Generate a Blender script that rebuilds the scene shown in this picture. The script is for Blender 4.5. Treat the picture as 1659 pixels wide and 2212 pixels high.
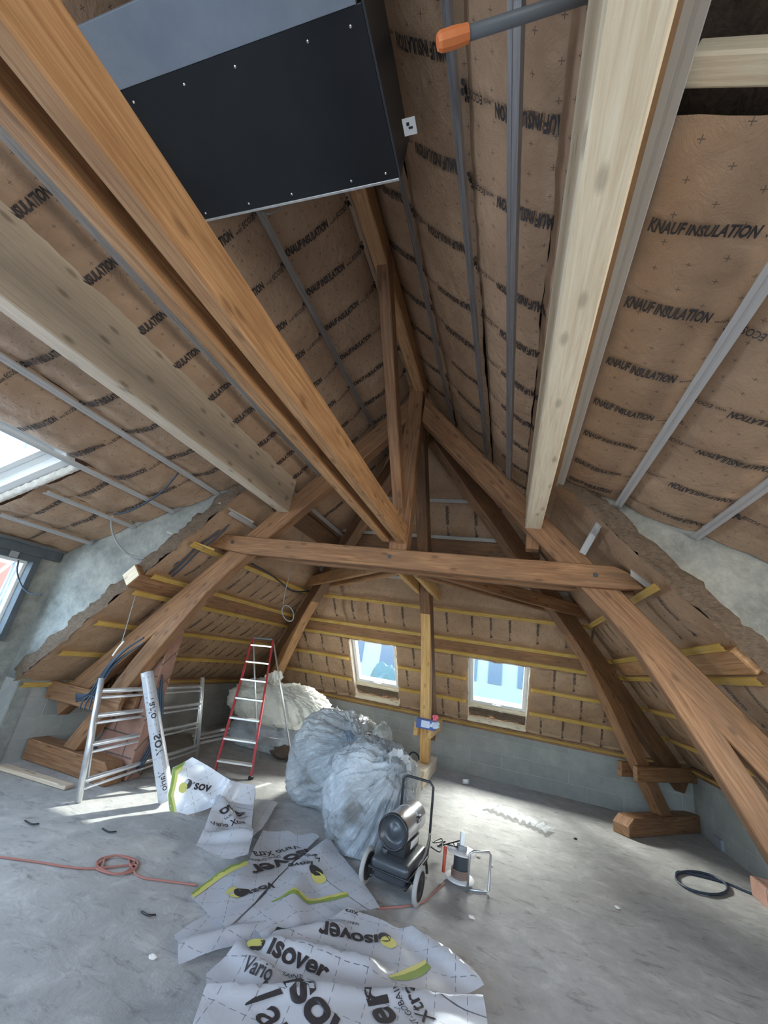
import bpy, bmesh, math, random
from mathutils import Vector, Matrix, noise
V = Vector
random.seed(7)
sc = bpy.context.scene
for o in list(bpy.data.objects): bpy.data.objects.remove(o)
COL = sc.collection
# ------------------------------------------------------------------ camera
F_PX, CX, CY = 870.0, 829.5, 1106.0
Yc = V((263, -354, -F_PX)).normalized()
_t = F_PX * F_PX / (354 - 263 * .165)
Zc = V((.165 * _t, _t, -F_PX)); Zc = (Zc - Yc * Zc.dot(Yc)).normalized()
Xc = Yc.cross(Zc)
ROT = Matrix((Xc, Yc, Zc))                 # world = ROT @ camera
EYE = V((0, 0, 1.6))
cam_d = bpy.data.cameras.new('camera'); cam = bpy.data.objects.new('camera', cam_d); COL.objects.link(cam)
cam_d.sensor_fit = 'VERTICAL'; cam_d.sensor_height = 36; cam_d.lens = F_PX / 2212 * 36
cam_d.clip_start = .02; cam_d.clip_end = 300
cam.matrix_world = Matrix.Translation(EYE) @ ROT.to_4x4()
sc.camera = cam
# ------------------------------------------------------------------ light
sc.view_settings.view_transform = 'Standard'; sc.view_settings.look = 'None'
sc.view_settings.gamma = 1; sc.view_settings.use_curve_mapping = False
sc.view_settings.exposure = 0.0
SUN_DIR = V((-.27, -1, -.46)).normalized()      # direction the sunlight travels
w = bpy.data.worlds.new('sky'); sc.world = w; w.use_nodes = True
wn = w.node_tree.nodes; wl = w.node_tree.links
sky = wn.new('ShaderNodeTexSky'); sky.sky_type = 'NISHITA'; sky.sun_disc = False
sky.sun_elevation = math.radians(24); sky.sun_rotation = math.radians(15); sky.ozone_density = 2.0; sky.air_density = 1.0
wl.new(sky.outputs[0], wn['Background'].inputs[0]); wn['Background'].inputs[1].default_value = 1.15

def lamp(name, kind, loc, energy, color=(1, 1, 1), size=(1, 1), aim=None, label=None):
    d = bpy.data.lights.new(name, kind); d.energy = energy; d.color = color
    if kind == 'AREA': d.shape = 'RECTANGLE'; d.size, d.size_y = size
    o = bpy.data.objects.new(name, d); COL.objects.link(o); o.location = loc
    if aim is not None: o.rotation_euler = V(aim).to_track_quat('-Z', 'Y').to_euler()
    return o
s_ = lamp('sun', 'SUN', (0, 0, 12), 18.0, (1, .93, .82), aim=SUN_DIR); s_.data.angle = .01
COOL = (.78, .89, 1.0); WARM = (1, .93, .82)
# area lamps added as fill from the dormer windows and glazed end behind camera
lamp('daylight_fill', 'AREA', (-5.35, 1.2, 1.75), 190, (.66, .82, 1.0), (3.0, 1.3), aim=(1, .15, -.35))
lamp('daylight_fill', 'AREA', (3.15, .9, 1.75), 140, WARM, (3.2, 1.3), aim=(-1, .25, -.12))
lamp('daylight_fill', 'AREA', (-.9, -2.7, 2.0), 115, COOL, (4.2, 2.0), aim=(0, 1, -.38))
lamp('daylight_fill', 'AREA', (-2.15, 8.75, 2.9), 900, WARM, (1.0, 1.0), aim=(0, -.72, -.69))  # added lamps, out of view above the far skylights, to brighten the far slope
lamp('daylight_fill', 'AREA', (-.11, 8.75, 2.9), 620, WARM, (1.0, 1.0), aim=(0, -.72, -.69))
lamp('daylight_fill', 'AREA', (-4.2, 1.55, 3.1), 45, COOL, (1.0, 1.2), aim=(.5, 0, -1))

# ------------------------------------------------------------------ pixel rays (photo frame 1659x2212) onto real planes
def ray(px, py): return ROT @ V((px - CX, -(py - CY), -F_PX))
def onp(px, py, pt, n):
    r = ray(px, py); n = V(n); return EYE + r * ((n.dot(V(pt) - EYE)) / n.dot(r))
def onz(px, py, z=0): return onp(px, py, (0, 0, z), (0, 0, 1))
def ony(px, py, y): return onp(px, py, (0, y, 0), (0, 1, 0))
def onx(px, py, x): return onp(px, py, (x, 0, 0), (1, 0, 0))
def pxm(p):                                   # pixels per metre at a point
    return F_PX / ((ROT.transposed() @ (V(p) - EYE)).z * -1)

# ------------------------------------------------------------------ materials
MATS = {}
def mat(name, color=(.5, .5, .5), rough=.6, metal=0, **k):
    if name in MATS: return MATS[name]
    m = bpy.data.materials.new(name); m.use_nodes = True; MATS[name] = m
    b = m.node_tree.nodes['Principled BSDF']
    b.inputs['Base Color'].default_value = (*color, 1); b.inputs['Roughness'].default_value = rough; b.inputs['Metallic'].default_value = metal
    for kk, vv in k.items(): b.inputs[kk.replace('_', ' ')].default_value = vv
    return m
class NT:
    def __init__(s, name, **k):
        s.m = mat(name, **k); s.n = s.m.node_tree.nodes; s.l = s.m.node_tree.links; s.b = s.n['Principled BSDF']
    def add(s, t, **k):
        x = s.n.new(t)
        for a, v in k.items(): setattr(x, a, v)
        return x
    def link(s, a, b): s.l.new(a, b)
    def coord(s, kind='UV'): return s.add('ShaderNodeTexCoord').outputs[kind]
    def mapping(s, src, scale=(1, 1, 1), rnd=False, loc=(0, 0, 0)):
        mp = s.add('ShaderNodeMapping'); mp.inputs['Scale'].default_value = scale; mp.inputs['Location'].default_value = loc
        if rnd:
            oi = s.add('ShaderNodeObjectInfo'); vm = s.add('ShaderNodeVectorMath', operation='SCALE'); vm.inputs[0].default_value = (31, 17, 5)
            s.link(oi.outputs['Random'], vm.inputs['Scale']); ad = s.add('ShaderNodeVectorMath', operation='ADD')
            s.link(src, ad.inputs[0]); s.link(vm.outputs[0], ad.inputs[1]); src = ad.outputs[0]
        s.link(src, mp.inputs[0]); return mp.outputs[0]
    def noise(s, vec, scale=5, detail=6, rough=.6, dist=0):
        x = s.add('ShaderNodeTexNoise'); x.inputs['Scale'].default_value = scale; x.inputs['Detail'].default_value = detail
        x.inputs['Roughness'].default_value = rough; x.inputs['Distortion'].default_value = dist
        s.link(vec, x.inputs['Vector']); return x.outputs['Fac']
    def ramp(s, fac, stops):
        r = s.add('ShaderNodeValToRGB'); e = r.color_ramp.elements
        while len(e) < len(stops): e.new(.5)
        for i, (p, c) in enumerate(stops):
            e[i].position = p; e[i].color = (*c, 1) if len(c) == 3 else c
        s.link(fac, r.inputs[0]); return r.outputs[0]
    def mix(s, fac, a, b, mode='MIX'):
        x = s.add('ShaderNodeMix', data_type='RGBA', blend_type=mode)
        for sock, v in ((x.inputs[0], fac), (x.inputs[6], a), (x.inputs[7], b)):
            if isinstance(v, (int, float)): sock.default_value = v
            elif isinstance(v, tuple): sock.default_value = (*v, 1)
            else: s.link(v, sock)
        return x.outputs[2]
    def math(s, op, a, b=0., c=0.):
        x = s.add('ShaderNodeMath', operation=op)
        for i, v in enumerate((a, b, c)):
            if isinstance(v, (int, float)): x.inputs[i].default_value = v
            else: s.link(v, x.inputs[i])
        return x.outputs[0]
    def base(s, c): s.link(c, s.b.inputs['Base Color'])
    def bump(s, h, strength=.4, dist=.01):
        x = s.add('ShaderNodeBump'); x.inputs['Strength'].default_value = strength; x.inputs['Distance'].default_value = dist
        s.link(h, x.inputs['Height']); s.link(x.outputs[0], s.b.inputs['Normal'])

def wood(name, dark, mid, light, rough=.65, knots=.5, stain=.35, stainc=(.16, .09, .05)):
    t = NT(name, rough=rough)
    uv = t.coord()
    g = t.noise(t.mapping(uv, (1.3, 26, 1), True), 2.2, 8, .62, .6)
    big = t.noise(t.mapping(uv, (.9, 3.2, 1), True, (3, 7, 0)), 2.0, 4, .6, .3)
    c = t.ramp(g, [(.28, dark), (.5, mid), (.72, light)])
    blot = t.ramp(big, [(.36, (1, 1, 1)), (.66, (0, 0, 0))])
    f = t.math('MULTIPLY', t.math('SUBTRACT', 1.0, blot), stain)
    c = t.mix(f, c, stainc)
    vo = t.add('ShaderNodeTexVoronoi', voronoi_dimensions='2D'); vo.inputs['Scale'].default_value = 1.0
    t.link(t.mapping(uv, (2.6, 6.5, 1), True, (1.3, 2.7, 0)), vo.inputs['Vector'])
    k = t.ramp(vo.outputs['Distance'], [(.05, (1, 1, 1)), (.13, (0, 0, 0))])
    c = t.mix(t.math('MULTIPLY', k, knots), c, tuple(x * .45 for x in dark))
    t.base(c)
    t.bump(g, .35, .006)
    return t.m
wood('old_wood', (.135, .060, .026), (.285, .138, .062), (.43, .24, .12), stain=.55)
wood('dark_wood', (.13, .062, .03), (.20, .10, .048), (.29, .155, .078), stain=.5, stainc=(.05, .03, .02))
wood('honey_wood', (.27, .125, .048), (.46, .245, .108), (.62, .375, .19), stain=.38, stainc=(.22, .11, .05))
wood('gold_wood', (.42, .23, .075), (.62, .38, .15), (.76, .53, .26), stain=.2, stainc=(.32, .17, .06))
wood('pale_wood', (.62, .50, .34), (.76, .66, .49), (.86, .78, .62), knots=.55, stain=.10, stainc=(.5, .38, .25))
wood('grey_pale_wood', (.50, .40, .29), (.62, .51, .38), (.74, .63, .49), knots=.7, stain=.25, stainc=(.38, .30, .22))

def simple(name, c1, c2, scale=6, rough=.8, metal=0, bump=.2, bd=.01, detail=8, kind='Object', **k):
    t = NT(name, rough=rough, metal=metal, **k)
    f = t.noise(t.mapping(t.coord(kind), (1, 1, 1)), scale, detail, .65)
    t.base(t.ramp(f, [(.3, c1), (.7, c2)]))
    if bump: t.bump(f, bump, bd)
    return t.m
# kraft facing with little printed plus signs
t = NT('kraft_paper', rough=.48)
uv = t.coord(); sx = t.add('ShaderNodeSeparateXYZ'); t.link(uv, sx.inputs[0])
def plus_sign(t, sx, cell, arm, wd, stag=True):
    u, v = sx.outputs[0], sx.outputs[1]
    vr = t.math('DIVIDE', v, cell); row = t.math('FLOOR', vr)
    ur = t.math('ADD', t.math('DIVIDE', u, cell), t.math('MULTIPLY', row, .37 if stag else 0))
    fu = t.math('ABSOLUTE', t.math('SUBTRACT', t.math('FRACT', ur), .5)); fv = t.math('ABSOLUTE', t.math('SUBTRACT', t.math('FRACT', vr), .5))
    a = t.math('MULTIPLY', t.math('LESS_THAN', fu, arm / cell), t.math('LESS_THAN', fv, wd / cell))
    b = t.math('MULTIPLY', t.math('LESS_THAN', fv, arm / cell), t.math('LESS_THAN', fu, wd / cell))
    return t.math('MAXIMUM', a, b)
pl = plus_sign(t, sx, .105, .0105, .0016)
n1 = t.noise(t.mapping(uv, (1, 1, 1), True), 2.2, 5, .6)
crease = t.noise(t.mapping(uv, (1, 1, 1), True), 9, 9, .7, 1.2)
c = t.ramp(n1, [(.3, (.355, .222, .138)), (.7, (.50, .335, .215))])
c = t.mix(t.math('MULTIPLY', pl, .75), c, (.06, .045, .04))
t.base(c); t.bump(t.math('ADD', crease, t.math('MULTIPLY', t.noise(t.mapping(uv, (1, 1, 1), True, (5, 5, 0)), 3.5, 4, .5, 2.5), .8)), .6, .035)
mat('ink', (.035, .03, .032), .6)
t = NT('mineral_wool', rough=1)
f = t.noise(t.mapping(t.coord('Object'), (1, 1, 1)), 22, 10, .75, 1.5); f2 = t.noise(t.mapping(t.coord('Object'), (4, 4, 30)), 6, 6, .7, .5)
t.base(t.mix(.5, t.ramp(f, [(.3, (.05, .032, .022)), (.7, (.27, .19, .13))]), t.ramp(f2, [(.3, (.08, .055, .038)), (.7, (.34, .25, .18))]))); t.bump(f, .9, .03)
t = NT('galvanised_steel', rough=.38, metal=.85)
f = t.noise(t.mapping(t.coord('UV'), (1, 14, 1), True), 5, 5, .6); t.base(t.ramp(f, [(.3, (.50, .52, .55)), (.7, (.72, .74, .77))]))
mat('light_steel', (.74, .74, .74), .5, .12)
simple('yellow_tape', (.80, .55, .13), (.92, .72, .28), 5, .4, bump=0)
simple('aluminium', (.66, .68, .69), (.82, .83, .84), 18, .36, .75, bump=.1)
# concrete floor
t = NT('concrete_floor', rough=.82)
ob = t.coord('Object')
a = t.noise(t.mapping(ob), .8, 6, .6); b = t.noise(t.mapping(ob, loc=(4, 4, 0)), 5, 10, .72, .4); d = t.noise(t.mapping(ob, (1.8, 4.5, 1), loc=(9, 1, 0)), 3.2, 8, .7, .8)
c = t.ramp(a, [(.3, (.35, .345, .335)), (.7, (.49, .485, .47))])
c = t.mix(t.math('MULTIPLY', t.ramp(b, [(.35, (1, 1, 1)), (.6, (0, 0, 0))]), .5), c, (.24, .235, .23))
c = t.mix(t.math('MULTIPLY', t.ramp(d, [(.30, (1, 1, 1)), (.45, (0, 0, 0))]), .7), c, (.14, .135, .13))
c = t.mix(t.math('MULTIPLY', t.ramp(b, [(.55, (0, 0, 0)), (.75, (1, 1, 1))]), .4), c, (.68, .67, .65))
t.base(c); t.bump(b, .5, .02)
# block work
t = NT('block_wall', rough=.9)
uv = t.coord(); br = t.add('ShaderNodeTexBrick'); t.link(uv, br.inputs['Vector'])
br.inputs['Scale'].default_value = 1; br.inputs['Brick Width'].default_value = .5; br.inputs['Row Height'].default_value = .2; br.inputs['Mortar Size'].default_value = .009; br.inputs['Mortar Smooth'].default_value = .6
br.inputs['Color1'].default_value = (.27, .28, .265, 1); br.inputs['Color2'].default_value = (.35, .355, .335, 1); br.inputs['Mortar'].default_value = (.42, .415, .385, 1)
f = t.noise(t.mapping(uv), 3, 10, .7); c = t.mix(.45, br.outputs['Color'], t.ramp(f, [(.3, (.22, .22, .21)), (.7, (.46, .45, .42))]))
t.base(c); t.bump(t.math('ADD', t.math('MULTIPLY', br.outputs['Fac'], -.6), f), .5, .012)
t = NT('cheek_concrete', rough=.95)
ob = t.coord('Object'); f = t.noise(t.mapping(ob), 2.6, 12, .75, .15); g = t.noise(t.mapping(ob), 34, 6, .7)
t.base(t.ramp(f, [(.34, (.15, .155, .15)), (.5, (.27, .275, .26)), (.68, (.42, .42, .385))])); t.bump(t.math('ADD', f, t.math('MULTIPLY', g, .35)), .6, .02)
t = NT('brick', rough=.95)
br = t.add('ShaderNodeTexBrick'); t.link(t.coord(), br.inputs['Vector']); br.inputs['Scale'].default_value = 1
br.inputs['Brick Width'].default_value = .42; br.inputs['Row Height'].default_value = .2; br.inputs['Mortar Size'].default_value = .008
br.inputs['Color1'].default_value = (.42, .22, .16, 1); br.inputs['Color2'].default_value = (.30, .16, .12, 1); br.inputs['Mortar'].default_value = (.08, .06, .055, 1)
f = t.noise(t.mapping(t.coord('Object')), 6, 8, .7); t.base(t.mix(.25, br.outputs['Color'], t.ramp(f, [(.35, (.12, .08, .07)), (.65, (.50, .33, .26))]))); t.bump(f, .5, .02)
simple('roof_deck', (.10, .065, .045), (.17, .115, .08), 4, .9)
simple('dark_paint', (.05, .06, .07), (.10, .115, .13), 5, .7)
simple('black_panel', (.008, .011, .016), (.018, .022, .028), 1.5, .33, bump=0)
simple('grey_sheet', (.30, .36, .45), (.38, .44, .53), 5, .4, .3, bump=.05)
mat('white_paint', (.82, .84, .84), .4); mat('screw', (.8, .8, .78), .3, .9)
simple('foam', (.78, .74, .66), (.95, .92, .86), 18, .8, bump=.8, bd=.03)
mat('red_paint', (.42, .035, .045), .35); mat('red_plastic', (.55, .09, .05), .5)
mat('black_plastic', (.02, .022, .025), .38); mat('dark_grey', (.055, .062, .072), .35, .1); mat('rubber', (.36, .35, .34), .85)
mat('chrome', (.80, .82, .85), .28, .85); mat('cable_blue', (.035, .05, .075), .5); mat('cable_grey', (.28, .29, .31), .55)
mat('rope_red', (.36, .15, .12), .8); mat('worn_brown', (.22, .15, .12), .7); mat('orange_tape', (.85, .25, .08), .5); mat('pipe_grey', (.14, .15, .16), .45)
mat('clear_plastic', (.85, .88, .92), .15, Alpha=.55); mat('pink', (.75, .12, .2), .5); mat('box_blue', (.05, .09, .30), .5); mat('box_pale', (.55, .62, .78), .5)
mat('green_print', (.24, .33, .06), .55); mat('yellow_print', (.62, .58, .16), .55); mat('tree_leaf', (.30, .40, .34), .9)
mat('facade', (.80, .82, .82), .9); mat('facade_dark', (.30, .35, .39), .5); mat('facade_red', (.55, .23, .18), .9); mat('facade_mid', (.42, .44, .45), .9)
# window glass: clear with a soft reflection
m = bpy.data.materials.new('window_glass'); m.use_nodes = True; MATS['window_glass'] = m
n = m.node_tree.nodes; l = m.node_tree.links; n.remove(n['Principled BSDF'])
tr = n.new('ShaderNodeBsdfTransparent'); tr.inputs[0].default_value = (.90, .95, .97, 1); gl = n.new('ShaderNodeBsdfGlossy'); gl.inputs['Roughness'].default_value = .03
mx = n.new('ShaderNodeMixShader'); mx.inputs[0].default_value = .06; l.new(tr.outputs[0], mx.inputs[1]); l.new(gl.outputs[0], mx.inputs[2]); l.new(mx.outputs[0], n['Material Output'].inputs[0])
# translucent membrane with a dashed grid, and polythene sacks
def film(name, color, trans, grid=False, rough=.35, alpha=None):
    t = NT(name, color=color, rough=rough); t.b.inputs['Coat Weight'].default_value = .6; t.b.inputs['Coat Roughness'].default_value = .18
    if grid:
        uv = t.coord(); sx = t.add('ShaderNodeSeparateXYZ'); t.link(uv, sx.inputs[0]); u, v = sx.outputs[0], sx.outputs[1]
        def line(a, b, cell, wd, dash):
            l1 = t.math('LESS_THAN', t.math('ABSOLUTE', t.math('SUBTRACT', t.math('FRACT', t.math('DIVIDE', a, cell)), .5)), wd / cell)
            if dash: l1 = t.math('MULTIPLY', l1, t.math('LESS_THAN', t.math('FRACT', t.math('DIVIDE', b, dash)), .62))
            return l1
        g = t.math('MAXIMUM', line(u, v, .15, .0018, .05), line(v, u, .15, .0018, .05))
        big = line(v, u, 1.35, .0035, 0)
        nz = t.noise(t.mapping(uv), 3, 5, .6)
        c = t.mix(t.math('MULTIPLY', nz, .35), color, tuple(x * .72 for x in color))
        c = t.mix(t.math('MULTIPLY', g, .85), c, (.10, .11, .13)); c = t.mix(t.math('MULTIPLY', big, .85), c, (.04, .05, .07)); t.base(c)
        t.bump(t.noise(t.mapping(uv), 7, 6, .6, .8), .25, .02)
    else:
        ob = t.coord('Object'); f = t.noise(t.mapping(ob), 3.5, 6, .6, .6)
        t.base(t.ramp(f, [(.33, (color[0] * .48, color[1] * .43, color[2] * .38)), (.43, tuple(x * .78 for x in color)), (.56, color)])); f3 = t.noise(t.mapping(t.coord('UV'), (9, .9, 1)), 2.4, 6, .6, .5); f4 = t.noise(t.mapping(ob), 6, 7, .6, 1.6)
        t.bump(t.math('ADD', f3, t.math('MULTIPLY', f4, .8)), .9, .06)
    tl = t.add('ShaderNodeBsdfTranslucent'); tl.inputs[0].default_value = (*color, 1)
    mx = t.add('ShaderNodeMixShader'); mx.inputs[0].default_value = trans
    t.link(t.b.outputs[0], mx.inputs[1]); t.link(tl.outputs[0], mx.inputs[2]); out = mx.outputs[0]
    if alpha is not None:
        tp = t.add('ShaderNodeBsdfTransparent'); m2 = t.add('ShaderNodeMixShader'); m2.inputs[0].default_value = alpha
        t.link(tp.outputs[0], m2.inputs[1]); t.link(out, m2.inputs[2]); out = m2.outputs[0]
    t.link(out, t.n['Material Output'].inputs[0]); return t.m
film('membrane_film', (.66, .68, .73), .25, True)
film('sack_white', (.93, .93, .89), .38); film('sack_clear', (.86, .92, .98), .35, alpha=.84); film('sack_blue', (.50, .62, .78), .3)

# ------------------------------------------------------------------ object helpers
def tag(o, label=None, cat=None, group=None, kind=None):
    for k, v in (('label', label), ('category', cat), ('group', group), ('kind', kind)):
        if v: o[k] = v
    return o
def empty(name, loc=(0, 0, 0), rz=0, **k):
    o = bpy.data.objects.new(name, None); COL.objects.link(o); o.location = loc; o.rotation_euler.z = rz; o.empty_display_size = .1
    return tag(o, **k)
def auto_uv(bm, t=None):
    uvl = bm.loops.layers.uv.verify()
    if t is None:
        e = max(bm.edges, key=lambda e: e.calc_length()); t = (e.verts[0].co - e.verts[1].co)
    t = V(t).normalized()
    for f in bm.faces:
        nn = f.normal; a = t
        if abs(nn.dot(t)) > .8: a = nn.orthogonal().normalized()
        b = nn.cross(a)
        for lp in f.loops: lp[uvl].uv = (lp.vert.co.dot(a), lp.vert.co.dot(b))
def link(bm, name, mats, parent=None, smooth=False, local=False):
    me = bpy.data.meshes.new(name); bm.normal_update(); bm.to_mesh(me); bm.free()
    for m in (mats if isinstance(mats, (list, tuple)) else [mats]): me.materials.append(MATS[m] if isinstance(m, str) else m)
    if smooth:
        for p in me.polygons: p.use_smooth = True
    o = bpy.data.objects.new(name, me); COL.objects.link(o)
    if parent is not None:
        o.parent = parent
        if not local:
            o.matrix_parent_inverse = Matrix.LocRotScale(parent.location, parent.rotation_euler, None).inverted()
    return o
def obb(bm, c, ax, hs, mi=0):                # box: centre, three axes, half sizes
    vs = []
    for i in (-1, 1):
        for j in (-1, 1):
            for k in (-1, 1): vs.append(bm.verts.new(V(c) + ax[0] * (i * hs[0]) + ax[1] * (j * hs[1]) + ax[2] * (k * hs[2])))
    for q in ((0, 1, 3, 2), (4, 6, 7, 5), (0, 4, 5, 1), (2, 3, 7, 6), (0, 2, 6, 4), (1, 5, 7, 3)):
        f = bm.faces.new([vs[i] for i in q]); f.material_index = mi
    return vs
AX = (V((1, 0, 0)), V((0, 1, 0)), V((0, 0, 1)))
def box(bm, lo, hi, mi=0):
    lo, hi = V(lo), V(hi); return obb(bm, (lo + hi) / 2, AX, (hi - lo) / 2, mi)
def fin(bm, bev=.006, t=None):
    bmesh.ops.recalc_face_normals(bm, faces=bm.faces)
    if bev: bmesh.ops.bevel(bm, geom=bm.edges[:], offset=bev, segments=1, affect='EDGES', clamp_overlap=True)
    bm.normal_update(); auto_uv(bm, t); return bm
def mkbox(name, lo, hi, m, parent=None, bev=.004, t=None):
    bm = bmesh.new(); box(bm, lo, hi); return link(fin(bm, bev, t), name, m, parent)
def slab_bm(pts, ext, bev=.007, t=None, bm0=None):
    bm = bm0 or bmesh.new(); ext = V(ext)
    a = [bm.verts.new(V(p)) for p in pts]; b = [bm.verts.new(V(p) + ext) for p in pts]
    bm.faces.new(a); bm.faces.new(b[::-1]); n_ = len(a)
    for i in range(n_): bm.faces.new((a[i], b[i], b[(i + 1) % n_], a[(i + 1) % n_]))
    return bm if bm0 else fin(bm, bev, t)
def slab(name, pts, ext, m, parent=None, bev=.007, t=None, **k): return tag(link(slab_bm(pts, ext, bev, t), name, m, parent), **k)
def beam(name, A, B, wd, ht, m, parent=None, side=None, bev=.007, **k):
    A, B = V(A), V(B); t = (B - A).normalized(); s = V(side) if side else t.cross(V((0, 0, 1)))
    if s.length < 1e-4: s = V((1, 0, 0))
    s = (s - t * s.dot(t)).normalized(); u = s.cross(t)
    bm = bmesh.new(); obb(bm, (A + B) / 2, (t, s, u), ((B - A).length / 2, wd / 2, ht / 2))
    return tag(link(fin(bm, bev, t), name, m, parent), **k)
def tube_bm(pts, r, bm=None, seg=8, closed=False, cap=True, smooth_steps=0):
    bm = bm or bmesh.new(); P = [V(p) for p in pts]
    if smooth_steps and len(P) > 2:
        Q = []
        n_ = len(P)
        for i in range(n_ - (0 if closed else 1)):
            p0 = P[(i - 1) % n_] if (closed or i) else P[0]; p1 = P[i]; p2 = P[(i + 1) % n_]; p3 = P[(i + 2) % n_] if (closed or i + 2 < n_) else P[-1]
            for j in range(smooth_steps):
                s = j / smooth_steps
                Q.append(.5 * ((2 * p1) + (p2 - p0) * s + (2 * p0 - 5 * p1 + 4 * p2 - p3) * s * s + (3 * p1 - p0 - 3 * p2 + p3) * s ** 3))
        if not closed: Q.append(P[-1])
        P = Q
    n_ = len(P); rings = []; prev = None
    for i, p in enumerate(P):
        if closed: t = P[(i + 1) % n_] - P[i - 1]
        else: t = P[min(i + 1, n_ - 1)] - P[max(i - 1, 0)]
        t.normalize()
        nn = (prev - t * prev.dot(t)) if prev is not None else t.orthogonal()
        if nn.length < 1e-5: nn = t.orthogonal()
        nn.normalize(); prev = nn; bb = t.cross(nn)
        rr = r[i] if isinstance(r, (list, tuple)) else r
        rings.append([bm.verts.new(p + (nn * math.cos(a) + bb * math.sin(a)) * rr) for a in [2 * math.pi * k / seg for k in range(seg)]])
    for i in range(n_ if closed else n_ - 1):
        a, b = rings[i], rings[(i + 1) % n_]
        for k in range(seg): bm.faces.new((a[k], a[(k + 1) % seg], b[(k + 1) % seg], b[k]))
    if not closed and cap: bm.faces.new(rings[0][::-1]); bm.faces.new(rings[-1])
    return bm
def tube(name, pts, r, m, parent=None, seg=8, closed=False, smooth_steps=0, local=False, **k):
    return tag(link(tube_bm(pts, r, None, seg, closed, True, smooth_steps), name, m, parent, True, local), **k)
def lathe_bm(prof, origin, axis, bm=None, seg=32):
    bm = bm or bmesh.new(); axis = V(axis).normalized(); a1 = axis.orthogonal().normalized(); a2 = axis.cross(a1); rings = []
    for d, r in prof:
        rings.append([bm.verts.new(V(origin) + axis * d + (a1 * math.cos(2 * math.pi * k / seg) + a2 * math.sin(2 * math.pi * k / seg)) * max(r, 1e-4)) for k in range(seg)])
    for a, b in zip(rings, rings[1:]):
        for k in range(seg): bm.faces.new((a[k], a[(k + 1) % seg], b[(k + 1) % seg], b[k]))
    return bm
def struct(o, **k): o['kind'] = 'structure'; return tag(o, **k)

# ------------------------------------------------------------------ printed lettering
_g = {}
def glyphs(s, bold=.012, shear=.18):
    key = (s, bold, shear)
    if key in _g: return _g[key]
    cu = bpy.data.curves.new('t', 'FONT'); cu.body = s; cu.size = 1; cu.offset = bold; cu.shear = shear; cu.resolution_u = 5 if shear == 0 else 2
    o = bpy.data.objects.new('t', cu); COL.objects.link(o); bpy.context.view_layer.update()
    me = o.evaluated_get(bpy.context.evaluated_depsgraph_get()).to_mesh()
    vs = [(v.co.x, v.co.y) for v in me.vertices]; fs = [tuple(p.vertices) for p in me.polygons]
    wd = max((v[0] for v in vs), default=1)
    bpy.data.objects.remove(o); bpy.data.curves.remove(cu)
    _g[key] = (vs, fs, wd); return _g[key]
def disc(cx, cy, r, seg=14, sy=1):
    return ([(cx + r * math.cos(2 * math.pi * k / seg), cy + sy * r * math.sin(2 * math.pi * k / seg)) for k in range(seg)], [tuple(range(seg))])
def knauf_print(short=False):
    """lettering of one printed line: (verts, faces, width), cap height about .7"""
    vs, fs = [], []
    def add(v, f, dx=0, sc_=1, sy=None):
        b = len(vs); sy = sy or sc_
        vs.extend((x * sc_ + dx, y * sy) for x, y in v); fs.extend(tuple(i + b for i in q) for q in f)
    v, f, wd = glyphs('KNAUF', .040, .22); add(v, f, 0, .56, 1.12)
    x = wd * .56 + .03
    v, f, w2 = glyphs('INSULATION', .040, .22); add(v, f, x, .56, 1.0); x += w2 * .56 + .22
    v, f, w3 = glyphs('with', .01, .2); add(v, f, x, .42); x += w3 * .42 + .12
    v, f, w4 = glyphs('ECOSE', .015, .2); add(v, f, x, .5, .62); x += w4 * .5 + .35
    for cx, cy, r in ((.0, .25, .26), (.42, .42, .18), (.36, -.02, .17), (-.3, .55, .16), (.1, .72, .13)): add(*disc(x + cx, cy, r), 0, 1)
    return vs, fs, x + .6
KN = knauf_print()

# ------------------------------------------------------------------ roof planes
X0, Y0, ZR, K = -1.1, 4.1, 4.77, 1.065        # hip centre, ridge height, slope
class Slope:
    """s runs level along the eave, w is the plan distance from the ridge, off is inward"""
    def __init__(s, side, z0=ZR, k=K, w0=0.):
        s.side, s.z0, s.k, s.w0 = side, z0, k, w0; s.len = math.sqrt(1 + k * k)
        s.dn = s.vec(0, 1) / s.len; s.es = s.vec(1, 0)
        s.N = s.es.cross(s.dn).normalized()
        if s.N.z > 0: s.N = -s.N
    def vec(s, a, b):
        return {'R': V((b, a, -b * s.k)), 'L': V((-b, a, -b * s.k)), 'F': V((a, b, -b * s.k))}[s.side]
    def p(s, a, w, off=0):
        z = s.z0 - s.k * (w - s.w0)
        q = {'R': V((X0 + w, a, z)), 'L': V((X0 - w, a, z)), 'F': V((a, Y0 + w, z))}[s.side]
        return q + s.N * off
SR, SL, SF = Slope('R'), Slope('L'), Slope('F')
DR, DL = Slope('R', 3.28, .43, 1.4), Slope('L', 3.28, .43, 1.4)
def wz(z): return (ZR - z) / K
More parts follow.
